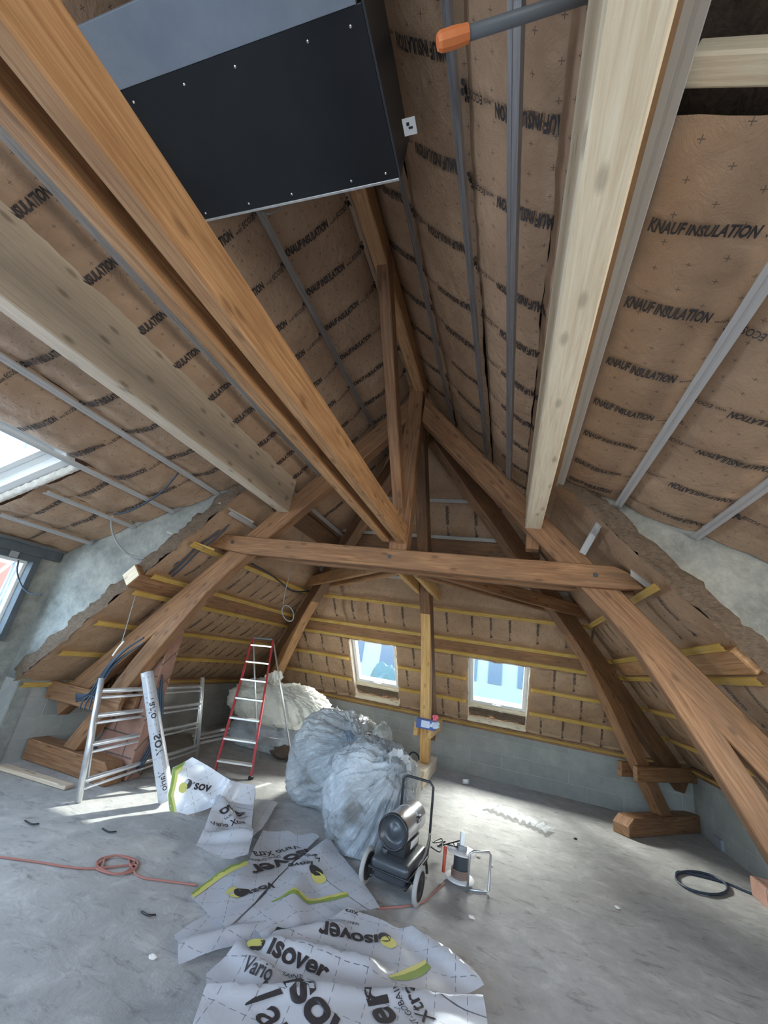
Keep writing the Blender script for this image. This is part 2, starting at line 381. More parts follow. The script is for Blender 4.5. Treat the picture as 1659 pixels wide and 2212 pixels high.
def sheet(name, S, poly, label, rails_w=(), off=0., holes=(), texts=(), grid=.07, pillow=.03, wr=.012, seed=0, group=None, pad_s=None, mats=('kraft_paper', 'ink'), edges=()):
    """insulation blanket facing: poly in (s,w); pillowed between the rails (rails_w: w values)"""
    rw = sorted(rails_w)
    def h(a, w):
        v = 0
        for i in range(len(rw) - 1):
            if rw[i] <= w <= rw[i + 1]: v = pillow * math.sin(math.pi * (w - rw[i]) / (rw[i + 1] - rw[i])) ** .6
        q = V((a * 1.3 + seed * 7.1, w * 1.9, seed))
        v += pillow * .5 * noise.noise(q) + wr * abs(noise.noise(V((a * 6 + seed, w * 3, 3.3)))) * 1.6 + wr * .6 * noise.noise(V((a * 13, w * 11, seed)))
        return off + v
    bm = bmesh.new(); L_ = S.len
    vs = [bm.verts.new((a, w * L_, 0)) for a, w in poly]; bm.faces.new(vs)
    a0, a1 = min(p[0] for p in poly), max(p[0] for p in poly); w0, w1 = min(p[1] for p in poly) * L_, max(p[1] for p in poly) * L_
    cuts_a = [a0 + grid * i for i in range(1, int((a1 - a0) / grid) + 1)]; cuts_w = [w0 + grid * i for i in range(1, int((w1 - w0) / grid) + 1)]
    for h0 in holes: cuts_a += [h0[0], h0[1]]; cuts_w += [h0[2] * L_, h0[3] * L_]
    for c_ in cuts_a: bmesh.ops.bisect_plane(bm, geom=bm.verts[:] + bm.edges[:] + bm.faces[:], plane_co=(c_, 0, 0), plane_no=(1, 0, 0))
    for c_ in cuts_w: bmesh.ops.bisect_plane(bm, geom=bm.verts[:] + bm.edges[:] + bm.faces[:], plane_co=(0, c_, 0), plane_no=(0, 1, 0))
    if holes:
        dead = [f for f in bm.faces if any(h0[0] < f.calc_center_median().x < h0[1] and h0[2] * L_ < f.calc_center_median().y < h0[3] * L_ for h0 in holes)]
        bmesh.ops.delete(bm, geom=dead, context='FACES')
    uvl = bm.loops.layers.uv.verify()
    for f in bm.faces:
        for lp in f.loops: lp[uvl].uv = (lp.vert.co.x, lp.vert.co.y)
    for v in bm.verts:
        a, w = v.co.x, v.co.y / L_; v.co = S.p(a, w, h(a, w))
    bmesh.ops.solidify(bm, geom=bm.faces[:], thickness=.0)if False else None
    for (a, w, da, dw, size, reps) in texts:        # start, direction in (s,w) space, cap size
        b3 = (S.es * da + S.dn * dw).normalized(); u3 = S.N.cross(b3)
        gv, gf, gw = KN; nv = []
        for x, y in gv:
            q = b3 * (x * size) + u3 * (y * size)
            aa = a + q.dot(S.es); ww = w + q.dot(S.dn) / L_
            nv.append(bm.verts.new(S.p(aa, ww, h(aa, ww) + .009)))
        for f in gf:
            try: ff = bm.faces.new([nv[i] for i in f]); ff.material_index = 1
            except ValueError: pass
    bm.normal_update()
    for f in bm.faces:
        if f.normal.dot(S.N) < 0: f.normal_flip()
    return tag(link(bm, name, list(mats), None, True), label=label, cat='insulation', group=group)
def deck(name, S, poly, off=-.16, th=-.05, holes=None, m='roof_deck'):
    bm = bmesh.new()
    vs = [bm.verts.new(S.p(a, w, off)) for a, w in poly]; f = bm.faces.new(vs)
    o = None
    if holes:
        bm.free(); bm = bmesh.new(); aa = sorted({p[0] for p in poly} | {h[0] for h in holes} | {h[1] for h in holes}); ww = sorted({p[1] for p in poly} | {h[2] for h in holes} | {h[3] for h in holes})
        for i in range(len(aa) - 1):
            for j in range(len(ww) - 1):
                ca, cw = (aa[i] + aa[i + 1]) / 2, (ww[j] + ww[j + 1]) / 2
                if any(h[0] < ca < h[1] and h[2] < cw < h[3] for h in holes): continue
                slab_bm([S.p(aa[i], ww[j], off), S.p(aa[i + 1], ww[j], off), S.p(aa[i + 1], ww[j + 1], off), S.p(aa[i], ww[j + 1], off)], S.N * th, bm0=bm)
    else:
        bm.free(); bm = slab_bm([S.p(a, w, off) for a, w in poly], S.N * th, bm0=bmesh.new())
    bmesh.ops.recalc_face_normals(bm, faces=bm.faces); auto_uv(bm)
    return struct(link(bm, name, m))

# ------------------------------------------------------------------ room shell
YB, XL, XR, YF, YC, W1 = -2.6, -4.85, 2.65, 7.85, 3.37, 1.44
o = mkbox('floor', (-6.5, -3, -.2), (4.2, 8.4, 0), 'concrete_floor', bev=0); struct(o)
ZK = .78
def wallbox(name, lo, hi, m='block_wall', t=(1, 0, 0)): return struct(mkbox(name, lo, hi, m, bev=0, t=t))
wallbox('wall_far', (XL - .2, YF, 0), (XR + .2, YF + .2, ZK))
wallbox('wall_left', (XL - .2, YC, 0), (XL, YF, ZK), t=(0, 1, 0))
wallbox('wall_right', (XR, YB, 0), (XR + .2, YF, ZK), t=(0, 1, 0))
# behind the camera: gable wall with a wide glazed opening
bm = bmesh.new()
for lo, hi in (((-6.5, YB - .2, 0), (-3.1, YB, 5)), ((1.3, YB - .2, 0), (4.2, YB, 5)), ((-3.1, YB - .2, 3.1), (1.3, YB, 5)), ((-3.1, YB - .2, 0), (1.3, YB, .9))): box(bm, lo, hi)
struct(link(fin(bm, 0, (1, 0, 0)), 'wall_back', 'block_wall'))
# dormer front walls with openings
def opening_wall(name, x0, x1, ya, yb, z1, ops, m):
    bm = bmesh.new(); ys = sorted({ya, yb} | {o_[0] for o_ in ops} | {o_[1] for o_ in ops}); zs = sorted({0, z1} | {o_[2] for o_ in ops} | {o_[3] for o_ in ops})
    for i in range(len(ys) - 1):
        for j in range(len(zs) - 1):
            cy, cz = (ys[i] + ys[i + 1]) / 2, (zs[j] + zs[j + 1]) / 2
            if not any(o_[0] < cy < o_[1] and o_[2] < cz < o_[3] for o_ in ops): box(bm, (x0, ys[i], zs[j]), (x1, ys[i + 1], zs[j + 1]))
    return struct(link(fin(bm, 0, (0, 1, 0)), name, m))
opening_wall('wall_left', -5.25, -5.05, YB, YC + .2, 2.55, [(2.0, 3.12, 1.19, 1.97), (-1.2, 1.6, 1.19, 2.2)], 'cheek_concrete')
opening_wall('wall_right', 2.95, 3.05, YB, YC, 2.7, [(1.3, 2.6, 1.2, 2.1), (-1.2, .8, 1.2, 2.1)], 'cheek_concrete')
struct(mkbox('trim_1', (-5.05, YB, 2.03), (-4.98, YC, 2.24), 'dark_paint', bev=.004))
# dormer cheeks: triangles of rough concrete above the roof line
def cheek(name, sg):
    px = lambda w: X0 + sg * w
    pts = []
    for w_ in (1.42, 4.15): pts.append(V((px(w_), YC + .012, 3.30 - .43 * (w_ - 1.4) + .02)))
    pts += [V((px(4.15), YC + .012, 0)), V((px(3.74), YC + .012, 0)), V((px(3.74), YC + .012, ZR - K * 3.74 + .05)), V((px(1.36), YC + .012, ZR - K * 1.36 + .05))]
    return slab(name, pts, (0, .14, 0), 'cheek_concrete', bev=0)
struct(cheek('wall_cheek_left', -1)); struct(cheek('wall_cheek_right', 1))
# decking behind the insulation
hipw = lambda w: Y0 + w
WF = [(-2.62, -1.77), (-.58, .35)]                    # far skylight openings (x range)
wT, wB = wz(1.80), wz(.86)
deck('ceiling', SR, [(YB, -.12), (Y0 + .1, -.12), (Y0 + W1 + .3, W1), (YB, W1)]); deck('ceiling', SL, [(YB, -.12), (Y0 + .1, -.12), (Y0 + W1 + .3, W1), (YB, W1)])
deck('ceiling', SR, [(YC + .14, W1), (Y0 + W1 + .3, W1), (Y0 + 4.2, 3.9), (YC + .14, 3.9)]); deck('ceiling', SL, [(YC + .14, W1), (Y0 + W1 + .3, W1), (Y0 + 4.2, 3.9), (YC + .14, 3.9)])
deck('ceiling', SF, [(X0 - .2, -.1), (X0 + .2, -.1), (X0 + 2.2, 1.9), (X0 - 2.2, 1.9)])
deck('ceiling', SF, [(X0 - 3.95, 1.9), (X0 + 3.95, 1.9), (X0 + 3.95, 3.95), (X0 - 3.95, 3.95)], holes=[(a, b, wT, wB) for a, b in WF])
deck('ceiling', DR, [(YB, 1.4), (YC + .1, 1.4), (YC + .1, 4.3), (YB, 4.3)])
SKY = (1.0, 2.28, 2.58, 3.75)                          # left dormer skylight (y0,y1,w0,w1)
deck('ceiling', DL, [(YB, 1.4), (YC + .1, 1.4), (YC + .1, 4.3), (YB, 4.3)], holes=[SKY])

# ------------------------------------------------------------------ insulation
def rows(S, w_start, s0, s1, step, dirw, size, ds=0, jit=.03):
    out = []; a = s0
    while a < s1: out.append((a + random.uniform(-jit, jit), w_start, ds, dirw, size, 0)); a += step
    return out
TS = .072
def upper(S, side, wa, wb, label, seed, tw, step, s1, dirw=-1, texts=True, mats=('kraft_paper', 'ink')):
    sheet('insulation_strip', S, [(YB, wa), (Y0 + wa, wa), (Y0 + wb, wb), (YB, wb)], label, rails_w=(wa, wb), seed=seed, pillow=.04,
          texts=rows(S, tw, .3 + seed * .07, s1, step, dirw, TS), group=None)
upper(SR, 'R', .02, .38, 'brown kraft insulation strip on the right slope right beside the ridge beam', 1, .345, .42, 3.9)
upper(SR, 'R', .38, .84, 'brown kraft insulation strip on the right slope, second from the ridge', 2, .80, .41, 4.2)
upper(SR, 'R', .84, 1.20, 'brown kraft insulation strip on the right slope directly left of the pale new beam', 3, 1.25, .40, 4.5)
upper(SR, 'R', 1.20, 1.46, 'narrow brown insulation strip hidden above the pale right beam', 31, 1.9, 9, .2)
upper(SL, 'L', .02, .15, 'sliver of brown insulation on the left slope along the ridge beam', 4, 9, 9, .2)
upper(SL, 'L', .15, .58, 'brown kraft insulation strip on the left slope between two steel channels near the ridge', 5, .56, .36, 4.2)
upper(SL, 'L', .58, 1.02, 'brown kraft insulation strip on the left slope just below the black ceiling box', 6, .99, .35, 4.6)
upper(SL, 'L', 1.02, 1.46, 'brown kraft insulation strip on the left slope above the grey pale beam', 7, 1.44, .36, 4.9)
LV = [2.83, 2.44, 2.06, 1.87, 1.51, 1.16, .79]          # batten levels
rl = [wz(z) for z in LV]
def lowtexts(s0, s1, size=.048, dirw=1, step=.32, avoid=(), lv=((2.41, 2.10), (1.84, 1.54), (1.48, 1.19), (1.13, .82))):
    out = []
    for j, (za, zb) in enumerate(lv):
        a = s0 + .1 + .09 * j
        while a < s1:
            if not any(x0 < a < x1 and z0 < (za + zb) / 2 < z1 for x0, x1, z0, z1 in avoid):
                out.append((a, wz(za - .02 if dirw > 0 else zb + .02), .05, dirw, size * .86, 0))
            a += step * random.choice((.85, 1, 1.2))
    return out
AV = [(a - .1, b + .12, .7, 1.84) for a, b in WF]
sheet('insulation_blanket', SF, [(X0 - 1.8, 1.8), (X0 + 1.8, 1.8), (X0 + 3.76, 3.76), (X0 - 3.76, 3.76)], 'brown kraft insulation lining the far hip slope around the two skylights', rails_w=rl, wr=.034,
      holes=[(a, b, wT, wB) for a, b in WF], texts=lowtexts(-4.0, 1.9, avoid=AV), seed=11)
sheet('insulation_blanket', SF, [(X0, 0), (X0 + 1.8, 1.8), (X0 - 1.8, 1.8)], 'shadowed insulation triangle of the far hip behind the king post', rails_w=[0, wz(3.73), wz(3.26), wz(2.83)],
      texts=lowtexts(-1.7, -.1, lv=((3.68, 3.3), (3.2, 2.9)), size=.06), seed=12)
sheet('insulation_blanket', SL, [(YC - .05, 1.44), (Y0 + 1.44, 1.44), (Y0 + 3.76, 3.76), (YC - .05, 3.76)], 'kraft insulation lining the left slope between the chimney and the far corner', rails_w=rl, wr=.016,
      texts=lowtexts(3.7, 7.3, dirw=-1, step=.24) , seed=13)
sheet('insulation_blanket', SR, [(YC - .05, 1.44), (Y0 + 1.44, 1.44), (Y0 + 3.76, 3.76), (YC - .05, 3.76)], 'kraft insulation lining the right slope behind the large right rafter', rails_w=rl, wr=.016,
      texts=lowtexts(3.6, 7.3, dirw=1, step=.26), seed=14)
# cut wool edges along the cheeks
for S, sd, lab in ((SL, 3, 'torn mineral wool edge along the left concrete cheek'), (SR, 5, 'torn mineral wool edge along the right concrete cheek')):
    bm = bmesh.new(); n_ = 90; rings = []
    for i in range(n_ + 1):
        w_ = 1.46 + (3.72 - 1.46) * i / n_; q = []
        for j in range(9):
            f = j / 8; jit = .026 * noise.noise(V((w_ * 9, f * 5, sd))) + .018 * noise.noise(V((w_ * 30, f * 16, sd)))
            q.append(bm.verts.new(S.p(YC - .06 + jit, w_, .035 - .15 * f + jit)))
        q.append(bm.verts.new(S.p(YC + .02, w_, -.13))); rings.append(q)
    for a, b in zip(rings, rings[1:]):
        for k in range(len(a) - 1): bm.faces.new((a[k], a[k + 1], b[k + 1], b[k]))
    bmesh.ops.recalc_face_normals(bm, faces=bm.faces)
    tag(link(bm, 'wool_edge', 'mineral_wool', None, True), label=lab, cat='insulation')
# dormer ceilings
def dorm(S, wa, wb, label, seed, texts, y0=YB, y1=YC, holes=()):
    sheet('insulation_strip', S, [(y0, wa), (y1, wa), (y1, wb), (y0, wb)], label, rails_w=(wa, wb), seed=seed, texts=texts, pillow=.05, wr=.02, holes=holes)
dorm(DR, 1.44, 1.91, 'brown insulation strip between the two steel strips nearest the pale right beam', 21, rows(DR, 1.53, 1.20, 3.3, .34, 1, .062), y0=.85)
dorm(DR, 1.91, 2.42, 'brown insulation strip with upside-down print on the right dormer ceiling, second from the pale beam', 22, rows(DR, 2.40, 1.55, 3.3, .4, -1, .066))
dorm(DR, 2.42, 4.1, 'brown insulation at the lower outer edge of the right dormer ceiling', 23, rows(DR, 2.98, 2.0, 3.3, .45, -1, .066))
dorm(DL, 1.44, 2.0, 'brown insulation strip on the left dormer ceiling right under the grey pale beam', 24, rows(DL, 2.0, 1.4, 3.2, .4, -1, .066))
dorm(DL, 2.0, 2.54, 'brown insulation strip on the left dormer ceiling above the skylight', 25, rows(DL, 2.52, 1.35, 3.2, .42, -1, .066))
dorm(DL, 2.54, 3.02, 'brown insulation strip on the left dormer ceiling beside the skylight frame', 26, rows(DL, 2.6, 2.6, 3.2, .4, 1, .066), y0=2.34)
dorm(DL, 3.02, 3.56, 'brown insulation strip on the left dormer ceiling, second from the window wall', 27, rows(DL, 3.05, 2.6, 3.2, .34, 1, .066), y0=2.34)
dorm(DL, 3.56, 4.0, 'narrow brown insulation strip on the left dormer ceiling next to the window wall', 28, rows(DL, 3.6, 2.9, 3.2, .34, 1, .05), y0=2.3)
dorm(DL, 2.54, 4.0, 'brown insulation on the left dormer ceiling before the skylight', 29, [], y1=.98)
# bare wool and joist showing at the top right corner
bm = bmesh.new(); rings = []
for i in range(26):
    a = YB + (1.0 - YB) * i / 25; rings.append([bm.verts.new(DR.p(a, 1.44 + .5 * j / 8, -.10 + .07 * noise.noise(V((a * 5, j * .5, 2))) + .03 * noise.noise(V((a * 15, j * 2, 2))))) for j in range(9)])
for a, b in zip(rings, rings[1:]):
    for k in range(8): bm.faces.new((a[k], a[k + 1], b[k + 1], b[k]))
tag(link(bm, 'bare_wool', 'mineral_wool', None, True), label='dark bare mineral wool exposed in the top right corner', cat='insulation')
beam('ceiling_joist', DR.p(.765, 1.5, .0), DR.p(.765, 3.4, .0), .075, .07, 'pale_wood', side=(0, 1, 0), label='pale wooden joist crossing the bare wool in the top right corner', cat='beam')

# ------------------------------------------------------------------ steel channels and battens
def channel(name, A, B, up, wd, m, label, cat='rail', group=None, yellow=False, depth=.017):
    """C-shaped furring channel, open face up against the slope"""
    A, B, up = V(A), V(B), V(up).normalized(); t = (B - A).normalized(); s = t.cross(up).normalized()
    prof = [(-wd / 2, depth), (-wd / 2, 0), (-wd * .12, 0), (-wd * .10, .003), (wd * .10, .003), (wd * .12, 0), (wd / 2, 0), (wd / 2, depth)]
    bm = bmesh.new(); ra = [bm.verts.new(A + s * x + up * y) for x, y in prof]; rb = [bm.verts.new(B + s * x + up * y) for x, y in prof]
    for i in range(len(prof) - 1): bm.faces.new((ra[i], rb[i], rb[i + 1], ra[i + 1]))
    bmesh.ops.solidify(bm, geom=bm.faces[:], thickness=.0015)
    bm.normal_update(); auto_uv(bm, t)
    return tag(link(bm, name, m), label=label, cat=cat, group=group)
def rail(S, a0, a1, w_, label, m='galvanised_steel', wd=.047, off=.085, along='s', name='steel_channel'):
    A, B = (S.p(a0, w_, off), S.p(a1, w_, off)); return channel(name, A, B, -S.N, wd, m, label)
rail(SR, YB, 4.4, .42, 'thin steel channel on the right slope nearest the ridge beam')
rail(SR, YB, 4.7, .84, 'steel channel on the right slope midway between ridge and pale beam', wd=.05)
rail(SR, YB, 3.7, 1.17, 'wide steel channel pressed against the left side of the pale right beam', wd=.06, off=.19)
rail(SL, YB, 4.0, .13, 'steel channel on the left slope hugging the ridge beam')
rail(SL, YB, 4.5, .58, 'steel channel on the left slope that comes out from under the black box')
rail(SL, YB, 5.1, 1.02, 'steel channel on the left slope mostly hidden behind the double orange beam')
rail(SL, YB, 3.75, 1.16, 'long steel channel between the grey pale beam and the double orange beam', off=.22, wd=.05)
for w_, a0, lab in ((1.49, YB, 'broad light grey steel strip right of the pale beam'), (1.91, YB, 'light grey steel strip across the middle of the right dormer ceiling'), (2.42, YB, 'light grey steel strip low at the right edge, ending at the concrete cheek')):
    rail(DR, a0, YC, w_, lab, 'light_steel', .055)
for w_, a0, lab in ((1.99, YB, 'pale steel strip on the left dormer ceiling nearest the grey pale beam'), (2.53, YB, 'pale steel strip along the upper edge of the left skylight'), (3.01, 2.38, 'short pale steel strip ending at the foam below the left skylight'),
                    (3.55, 2.42, 'shiny short steel strip near the left window wall'), (3.88, 1.6, 'darker steel strip where the left dormer ceiling meets the window wall')):
    rail(DL, a0, YC, w_, lab, 'light_steel' if w_ != 3.88 else 'galvanised_steel', .05)
nm2_ = {1.51: 'beside their upper half', 1.16: 'near sill level'}
names_far = {2.44: 'just under the corner braces', 2.06: 'above the brown far purlin', 1.87: 'below the brown far purlin', 1.51: 'beside the upper half of the skylights', 1.16: 'level with the skylight sills', .79: 'on top of the block wall'}
for z, nm in names_far.items():
    w_ = wz(z); a0, a1 = X0 - w_ + .05, X0 + w_ - .05
    if z in (1.51, 1.16):
        for (x0, x1, q) in ((a0, WF[0][0] - .02, 'left of both skylights'), (WF[0][1] + .02, WF[1][0] - .02, 'between the two skylights'), (WF[1][1] + .03, a1, 'right of both skylights')):
            rail(SF, x0, x1, w_, f'yellow batten {q}, {nm2_[z]}', 'yellow_tape', .056, name='roof_batten')
    else: rail(SF, a0, a1, w_, f'long yellow taped batten on the far slope {nm}', 'yellow_tape', .056, name='roof_batten')
    nm2 = nm.replace('far purlin', 'purlin').replace('beside the upper half of the skylights', 'second lowest above the wall plate').replace('level with the skylight sills', 'lowest but one')
    rail(SL, YC + .0, Y0 + w_ - .06, w_, f'yellow taped batten along the left slope {nm2}', 'yellow_tape', .056, name='roof_batten')
    rail(SR, YC + .0, Y0 + w_ - .06, w_, f'yellow taped batten along the right slope {nm2}', 'yellow_tape', .056, name='roof_batten')
for z, nm in ((3.73, 'the upper bare steel channel on the shaded hip behind the king post'), (3.33, 'bare steel channel just above the dark hip purlin'), (3.12, 'bare steel channel just below the dark hip purlin'), (2.80, 'bare steel channel seen right under the collar')):
    w_ = wz(z); rail(SF, X0 - w_, X0 + w_, w_, nm, 'light_steel', .05)
for z, nm in ((3.26, 'upper'), (2.82, 'lower')):
    rail(SL, YC, Y0 + wz(z), wz(z), f'{nm} bare steel channel on the left slope above the collar', 'light_steel')
rail(SR, YC, Y0 + wz(2.86), wz(2.86), 'bare steel channel on the right slope behind the end of the pale beam', 'light_steel')

# ------------------------------------------------------------------ carpentry
RW = {'name': None}
def purlin(S, a0, a1, w0, w1, label, m='old_wood', dep=.16):
    pts = [S.p(a0, w0, .07), S.p(a1 + w0 - w0, w0, .07), S.p(a1, w1, .07), S.p(a0, w1, .07)]
    o = slab('purlin', pts, -S.N * dep, m, label=label, cat='beam')
    if S.side != 'F' and m != 'dark_wood':
        q = [S.p(a0, w0 + .008, .062), S.p(a0, w1 - .008, .062), S.p(a0, w1 - .008, .08 - dep), S.p(a0, w0 + .008, .08 - dep)]
        link(slab_bm(q, (0, -.004, 0), 0), 'sawn_end', 'pale_wood' if S.side == 'L' else 'honey_wood', o)
wp0, wp1 = wz(2.035), wz(1.90)
purlin(SF, X0 - wp0, X0 + wp0, wp0, wp1, 'brown purlin running the width of the far slope above the skylights')
purlin(SL, YC - .12, Y0 + wp0, wp0, wp1, 'brown purlin with a pale sawn end on the left slope')
purlin(SR, YC - .02, Y0 + wp0, wp0, wp1, 'thick brown purlin with a rounded cut end on the right slope', m='honey_wood', dep=.2)
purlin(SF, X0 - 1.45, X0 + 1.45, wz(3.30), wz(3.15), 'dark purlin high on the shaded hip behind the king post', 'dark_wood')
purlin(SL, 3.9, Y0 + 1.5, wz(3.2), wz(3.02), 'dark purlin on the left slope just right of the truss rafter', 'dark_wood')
# wall plates
slab('wall_plate', [V((XL + .1, YF - .07, .70)), V((XR - .1, YF - .07, .70)), V((XR - .1, YF - .07, .79)), V((XL + .1, YF - .07, .79))], (0, .1, 0), 'old_wood', label='brown timber plate on top of the far block wall', cat='beam')
slab('wall_plate', [V((XL + .07, 4.6, .70)), V((XL + .07, YF - .15, .70)), V((XL + .07, YF - .15, .79)), V((XL + .07, 4.6, .79))], (-.1, 0, 0), 'old_wood', label='brown timber plate on top of the left block wall', cat='beam')
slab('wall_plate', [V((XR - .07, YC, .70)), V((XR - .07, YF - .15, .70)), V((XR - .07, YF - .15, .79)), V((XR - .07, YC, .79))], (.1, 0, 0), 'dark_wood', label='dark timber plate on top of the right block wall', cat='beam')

KING = V((X0, 3.80, 0))
def half(dirv, org, tag_, th=.14, wood_r='old_wood', wood_l='old_wood', mitre=0, parts=('rafter', 'leg', 'clamp', 'sill', 'tie'), w_top=.08, leg_lab=None):
    d = V(dirv); n = V((d.y, -d.x, 0)).normalized()         # n points to the side the thickness is measured along
    org = V(org); P = lambda w_, z, o_=0: org + V((d.x, d.y, 0)) * w_ + V((0, 0, z)) + n * o_
    def pl(poly, o0, o1, name, m, lab, bev=.008):
        return slab(name, [P(w_, z, o0) for w_, z in poly], n * (o1 - o0), m, bev=bev, t=(P(*poly[1]) - P(*poly[0])), label=lab, cat='beam')
    h_ = th / 2
    rt = lambda w_: 4.50 - K * w_; rb = lambda w_: 4.18 - K * w_
    if 'rafter' in parts: pl([(w_top, rb(w_top)), (3.5, rb(3.5)), (3.62, rt(3.62)), (w_top, rt(w_top))], -h_, h_, 'rafter', wood_r, f'heavy brown {tag_} rafter descending from the king post to the wall')
    if 'leg' in parts:
        st_ = [((1.66, 2.44), (1.74, 2.50)), ((2.06, 1.95), (2.18, 2.04)), ((2.36, 1.46), (2.50, 1.58)), ((2.57, 1.10), (2.76, 1.13)), ((2.78, .72), (2.96, .74)), ((3.08, .2), (3.27, .2))]
        bm = bmesh.new(); ho = h_ * .98; cols = []
        for a_, b_ in st_: cols.append([bm.verts.new(P(*a_, -ho)), bm.verts.new(P(*b_, -ho)), bm.verts.new(P(*b_, ho)), bm.verts.new(P(*a_, ho))])
        for c1_, c2_ in zip(cols, cols[1:]):
            for k in range(4): bm.faces.new((c1_[k], c1_[(k + 1) % 4], c2_[(k + 1) % 4], c2_[k]))
        bm.faces.new(cols[0]); bm.faces.new(cols[-1][::-1])
        tag(link(fin(bm, .007, P(2.8, .72) - P(2.06, 1.95)), 'inclined_post', wood_l), label=leg_lab or f'inclined post of the {tag_} frame standing on its sill', cat='beam')
    if 'clamp' in parts:
        for sgn in (-1, 1):
            pl([(2.66, .60), (3.70, .60), (3.70, .78), (2.66, .78)], sgn * (h_ + .003), sgn * (h_ + .063), 'clamp_plank', wood_l, f'short horizontal clamping plank on the {"near" if sgn == ncam(n) else "far"} side of the {tag_} post')
    if 'sill' in parts: pl([(2.54, .003), (3.72, .003), (3.72, .198), (2.62, .198), (2.54, .12)], -.105, .105, 'sill_block', 'pale_wood' if wood_l == 'gold_wood' else wood_l, f'low timber sill block on the floor under the {tag_} post')
    if 'tie' in parts:
        for sgn in (-1, 1):
            pl([(.16, 2.47), (2.14, 2.47), (2.22, 2.52), (2.20, 2.63), (.16, 2.63)], sgn * (h_ + .003), sgn * (h_ + .058), 'tie_plank', wood_l, f'thin horizontal tie plank on the {"near" if sgn == ncam(n) else "far"} side of the {tag_} frame under the collar')
def ncam(n): return 1 if n.y < -.1 or (abs(n.y) <= .1 and n.x > 0) else -1
half((1, 0), KING, 'right truss', wood_r='old_wood', wood_l='old_wood', parts=('rafter', 'leg'), leg_lab='big light brown inclined post crossing the right edge under the collar')
half((-1, 0), KING, 'left truss', parts=('rafter', 'leg', 'clamp', 'sill'), leg_lab='dark brown inclined post behind the scaffold frame on the left')
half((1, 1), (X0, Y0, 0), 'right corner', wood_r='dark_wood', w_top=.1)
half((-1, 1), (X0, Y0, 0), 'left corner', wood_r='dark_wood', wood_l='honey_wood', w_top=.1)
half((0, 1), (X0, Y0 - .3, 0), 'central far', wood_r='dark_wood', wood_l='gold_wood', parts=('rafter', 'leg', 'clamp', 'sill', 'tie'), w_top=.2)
# collar: two planks clasping the truss
def pxpoly(pts, y): return [ony(x, yy, y) for x, yy in pts]
colp = [(481, 1154), (850, 1186), (1329, 1223), (1360, 1238), (1393, 1273), (1349, 1273), (1200, 1261), (850, 1226), (530, 1196), (447, 1178)]
yc = 3.66
cp = pxpoly(colp, yc)
col = empty('collar_tie', (X0, yc, 2.5), label='long double collar tie with bolts crossing the room at head height', cat='beam')
link(slab_bm(cp, (0, .066, 0), .006, (1, 0, 0)), 'plank', 'old_wood', col)
link(slab_bm([p + V((0, .212, 0)) for p in cp], (0, .066, 0), .006, (1, 0, 0)), 'plank', 'old_wood', col)
for bx, by in ((502, 1171), (841, 1202), (1287, 1242)):
    p = ony(bx, by, yc); link(lathe_bm([(-.006, 0), (-.006, .018), (.002, .021)], p, (0, 1, 0), seg=10), 'bolt', 'dark_grey', col)
# king post
kp = pxpoly([(885, 832), (915, 832), (908, 920), (899, 999), (884, 1143), (876, 1196), (838, 1196), (858, 1000), (878, 900)], 3.70)
slab('king_post', kp, (0, .16, 0), 'old_wood', t=(0, 0, 1), label='upright king post where all the rafters meet', cat='beam')
mkb = lambda name, lo, hi, m, lab, t=None: tag(mkbox(name, lo, hi, m, bev=.008, t=t), label=lab, cat='beam')
mkb('ridge_beam', (X0 - .055, YB, 4.47), (X0 + .06, 3.86, 4.66), 'honey_wood', 'orange ridge beam along the top of the roof, ending on the king post', (0, 1, 0))
br0, br1 = onx(832, 585, X0 + .02), onx(863, 1095, X0 + .02)
beam('brace', br0 + V((0, -.1, .1)), br1 + V((0, -.0, -.0)), .10, .13, 'old_wood', side=(1, 0, 0), label='slanting brace from the ridge beam down to the king post', cat='beam')
# double orange tie beams and new pale beams running towards the camera
ZB = 2.655
mkb('tie_beam', (-1.085, YB, ZB), (-1.005, 3.72, ZB + .19), 'honey_wood', 'right one of the twin orange beams running overhead to the king post', (0, 1, 0))
mkb('tie_beam', (-1.235, YB, ZB), (-1.160, 3.68, ZB + .19), 'honey_wood', 'left one of the twin orange beams running overhead to the king post', (0, 1, 0))
slab('glulam_beam', [V((.105, 3.75, 2.90)), V((.245, 3.75, 2.90)), V((.245, 3.75, 3.30)), V((.105, 3.75, 3.30))], (.036, YB - 3.75, 0), 'pale_wood', bev=.008, t=(0, 1, 0), label='new pale whitish beam running overhead on the right', cat='beam')
mkb('glulam_beam', (-2.535, YB, 2.93), (-2.395, 3.74, 3.36), 'grey_pale_wood', 'new greyish pale beam running overhead on the left', (0, 1, 0))
mkb('post_stub', (.12, 3.78, 2.72), (.235, 3.9, 2.98), 'old_wood', 'short brown block under the end of the pale right beam', (0, 0, 1))

# ------------------------------------------------------------------ ceiling box, pipe
zb = 3.8
bx0, bx1, by0, by1 = -1.83, -.615, .60, 1.19
cb = empty('ceiling_box', ((bx0 + bx1) / 2, .9, zb), label='big black box with a grey strip hung under the ridge at the top', cat='duct box')
mkbox('underside_panel', (bx0, by0 + .012, zb), (bx1, by1, zb + .012), 'black_panel', cb, .002)
mkbox('grey_panel', (bx0, by0 - .19, zb - .002), (bx1 - .02, by0 + .012, zb + .02), 'grey_sheet', cb, .002)
mkbox('housing', (bx0 + .25, by0 - .15, zb + .02), (bx1 - .03, by1 - .02, zb + .22), 'dark_grey', cb, .002)
mkbox('edge_trim', (bx0, by1, zb - .004), (bx1, by1 + .012, zb + .03), 'aluminium', cb, .001)
mkbox('side_panel', (bx1, by0, zb), (bx1 + .010, by1, zb + .30), 'dark_grey', cb, .001)
